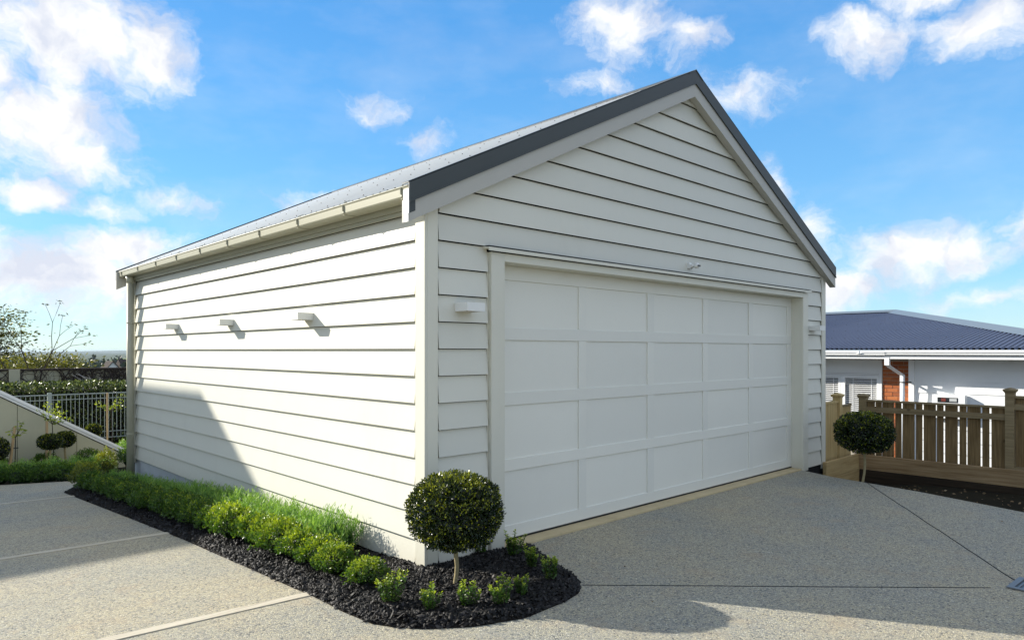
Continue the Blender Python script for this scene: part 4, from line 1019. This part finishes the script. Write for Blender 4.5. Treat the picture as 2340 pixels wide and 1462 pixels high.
# downpipe with offset
b=MB(); b.box(EX2-.03,EX2+.05,1.265,1.36,1.24,1.40); b.hexa([(EX2-.03,1.265,1.13),(EX2+.05,1.265,1.13),(EX2+.05,1.36,1.13),(EX2-.03,1.36,1.13),(EX2-.03,1.265,1.24),(EX2+.05,1.265,1.24),(EX2+.05,1.36,1.24),(EX2-.03,1.36,1.24)] if False else [(EX2+.25,1.06,1.02),(EX2+.33,1.06,1.02),(EX2+.33,1.15,1.02),(EX2+.25,1.15,1.02),(EX2-.03,1.265,1.24),(EX2+.05,1.265,1.24),(EX2+.05,1.36,1.24),(EX2-.03,1.36,1.24)])
b.build('downpipe','white',nh)
b=MB(); b.tube([(EX2+.29,1.105,-1.0),(EX2+.29,1.105,1.04)],.047,14); b.build('downpipe','white',nh,smooth=True)
b=MB(); b.tube([(EX2+.29,1.105,.86),(EX2+.29,1.105,.885)],.052,14); b.box(EX2+.30,X0,1.0,1.05,.86,.885); b.build('pipe_clip','vent_black',nh)
# brick column
b=MB(); b.box(X0+.012,X0+.06,1.062,1.60,-1.0,1.40); b.build('mortar','mortar',nh)
bks={}
def brick(y0,y1,z):
    L=round(y1-y0,3)
    if L not in bks: bks[L]=MB().box(0,.05,0,L,0,.075).mesh('brick','brick')
    link(bks[L],'brick',nh,(X0+random.uniform(-.003,.003),y0,z))
row=0; z=-.9
while z<1.32:
    cuts=[1.065,1.289,1.513,1.601] if row%2==0 else [1.065,1.175,1.399,1.601]
    for a,c in zip(cuts[:-1],cuts[1:]): brick(a,c-.010,z)
    row+=1; z+=.0855
# white cladding to the right, with corner board
b=MB(); b.box(X0-.06,X0+.05,.95,1.058,-1.0,1.40); b.build('corner_board','white',nh)
zc=[-.85,-.60,-.35,-.10,.15,.40,.655,.905,1.15,1.399]
for a,c in zip(zc[:-1],zc[1:]):
    b=MB(); b.extr([(X0-.020,a+.0),(X0+.03,a),(X0+.03,c-.001),(X0-.006,c-.001)],'y',-1.93,.948); b.build('weatherboard','white',nh)
# white window wall to the left
b=MB(); b.box(X0-.03,X0+.04,1.605,1.66,-1.0,1.40); b.build('window_frame','white',nh)
b=MB(); b.box(X0-.02,X0+.04,1.661,9,1.06,1.34); b.build('fascia_panel','white',nh)
for k in range(3):
    b=MB(); b.box(X0-.032+.004*k,X0+.04,1.661,9,.975+.03*k,.999+.03*k); b.build('head_board','white',nh)
b=MB(); b.box(X0-.01,X0+.04,1.661,9,1.341,1.399); b.build('soffit_trim','white',nh)
def window(y0,y1,z0,z1):
    f_=MB(); w_=.045
    f_.box(X0-.03,X0+.04,y0,y1,z1-w_,z1); f_.box(X0-.03,X0+.04,y0,y1,z0,z0+w_); f_.box(X0-.03,X0+.04,y0,y0+w_,z0+w_,z1-w_); f_.box(X0-.03,X0+.04,y1-w_,y1,z0+w_,z1-w_)
    f_=f_.build('window','white',nh)
    q=MB(); q.box(X0+.05,X0+.055,y0+w_,y1-w_,z0+w_,z1-w_); q.build('interior','vent_black',f_)
    sl=MB().box(0,.022,0,y1-y0-2*w_-.01,0,.020).mesh('slat','white'); z=z0+w_+.01
    while z<z1-w_-.01: link(sl,'slat',f_,(X0+.012,y0+w_+.005,z)); z+=.0455
    for yy in (y0+.16,y1-.22):
        q=MB(); q.box(X0+.005,X0+.010,yy,yy+.012,z0+w_,z1-w_); q.build('cord','white',f_)
window(1.665,2.44,-.25,.972); window(2.50,3.55,-.25,.972); window(3.62,4.6,-.25,.972)
b=MB(); b.box(X0-.028,X0+.04,2.441,2.499,-.25,.972); b.build('mullion','white',nh)
b=MB(); b.box(X0-.05,X0+.04,1.661,9,-.30,-.251); b.build('window_sill','white',nh)
b=MB(); b.box(X0-.01,X0+.04,1.661,9,-1.0,-.301); b.build('lower_wall','mortar',nh)
# meter box
mbx=thing('meter_box','white meter box with dark viewing window on the neighbouring house wall','meter box',(X0-.022,.27,.48))
b=MB(); b.box(-.16,0,-.30,.30,-.34,.155); b.build('case','white',mbx,bevel=.008)
b=MB(); b.box(-.166,-.160,-.17,.20,-.005,.10); b.build('viewing_window','windowglass',mbx,bevel=.002)
b=MB(); b.box(-.169,-.1665,.05,.13,.02,.085); b.build('dial','red_plastic',mbx); b=MB(); b.box(-.169,-.1665,-.15,-.02,.02,.085); b.build('dial','block',mbx)

# ------------------------------------------------------------------ air
if 1:
    hb=MB(); hb.box(-13000,13000,-13000,13000,-90,12); hz_=hb.build('haze',None); tag(hz_,kind='stuff')
    hz_['label']='thin pale air haze over the whole valley'; hz_['category']='haze'
    m=bpy.data.materials.new('air'); m.use_nodes=True; m.node_tree.nodes.clear(); n=NT(m.node_tree)
    pvl=n.n('ShaderNodeVolumePrincipled'); pvl.inputs['Density'].default_value=6e-5; pvl.inputs['Color'].default_value=(.70,.83,1,1)
    o=n.n('ShaderNodeOutputMaterial'); n.l(pvl.outputs[0],o.inputs['Volume']); hz_.data.materials.append(m)
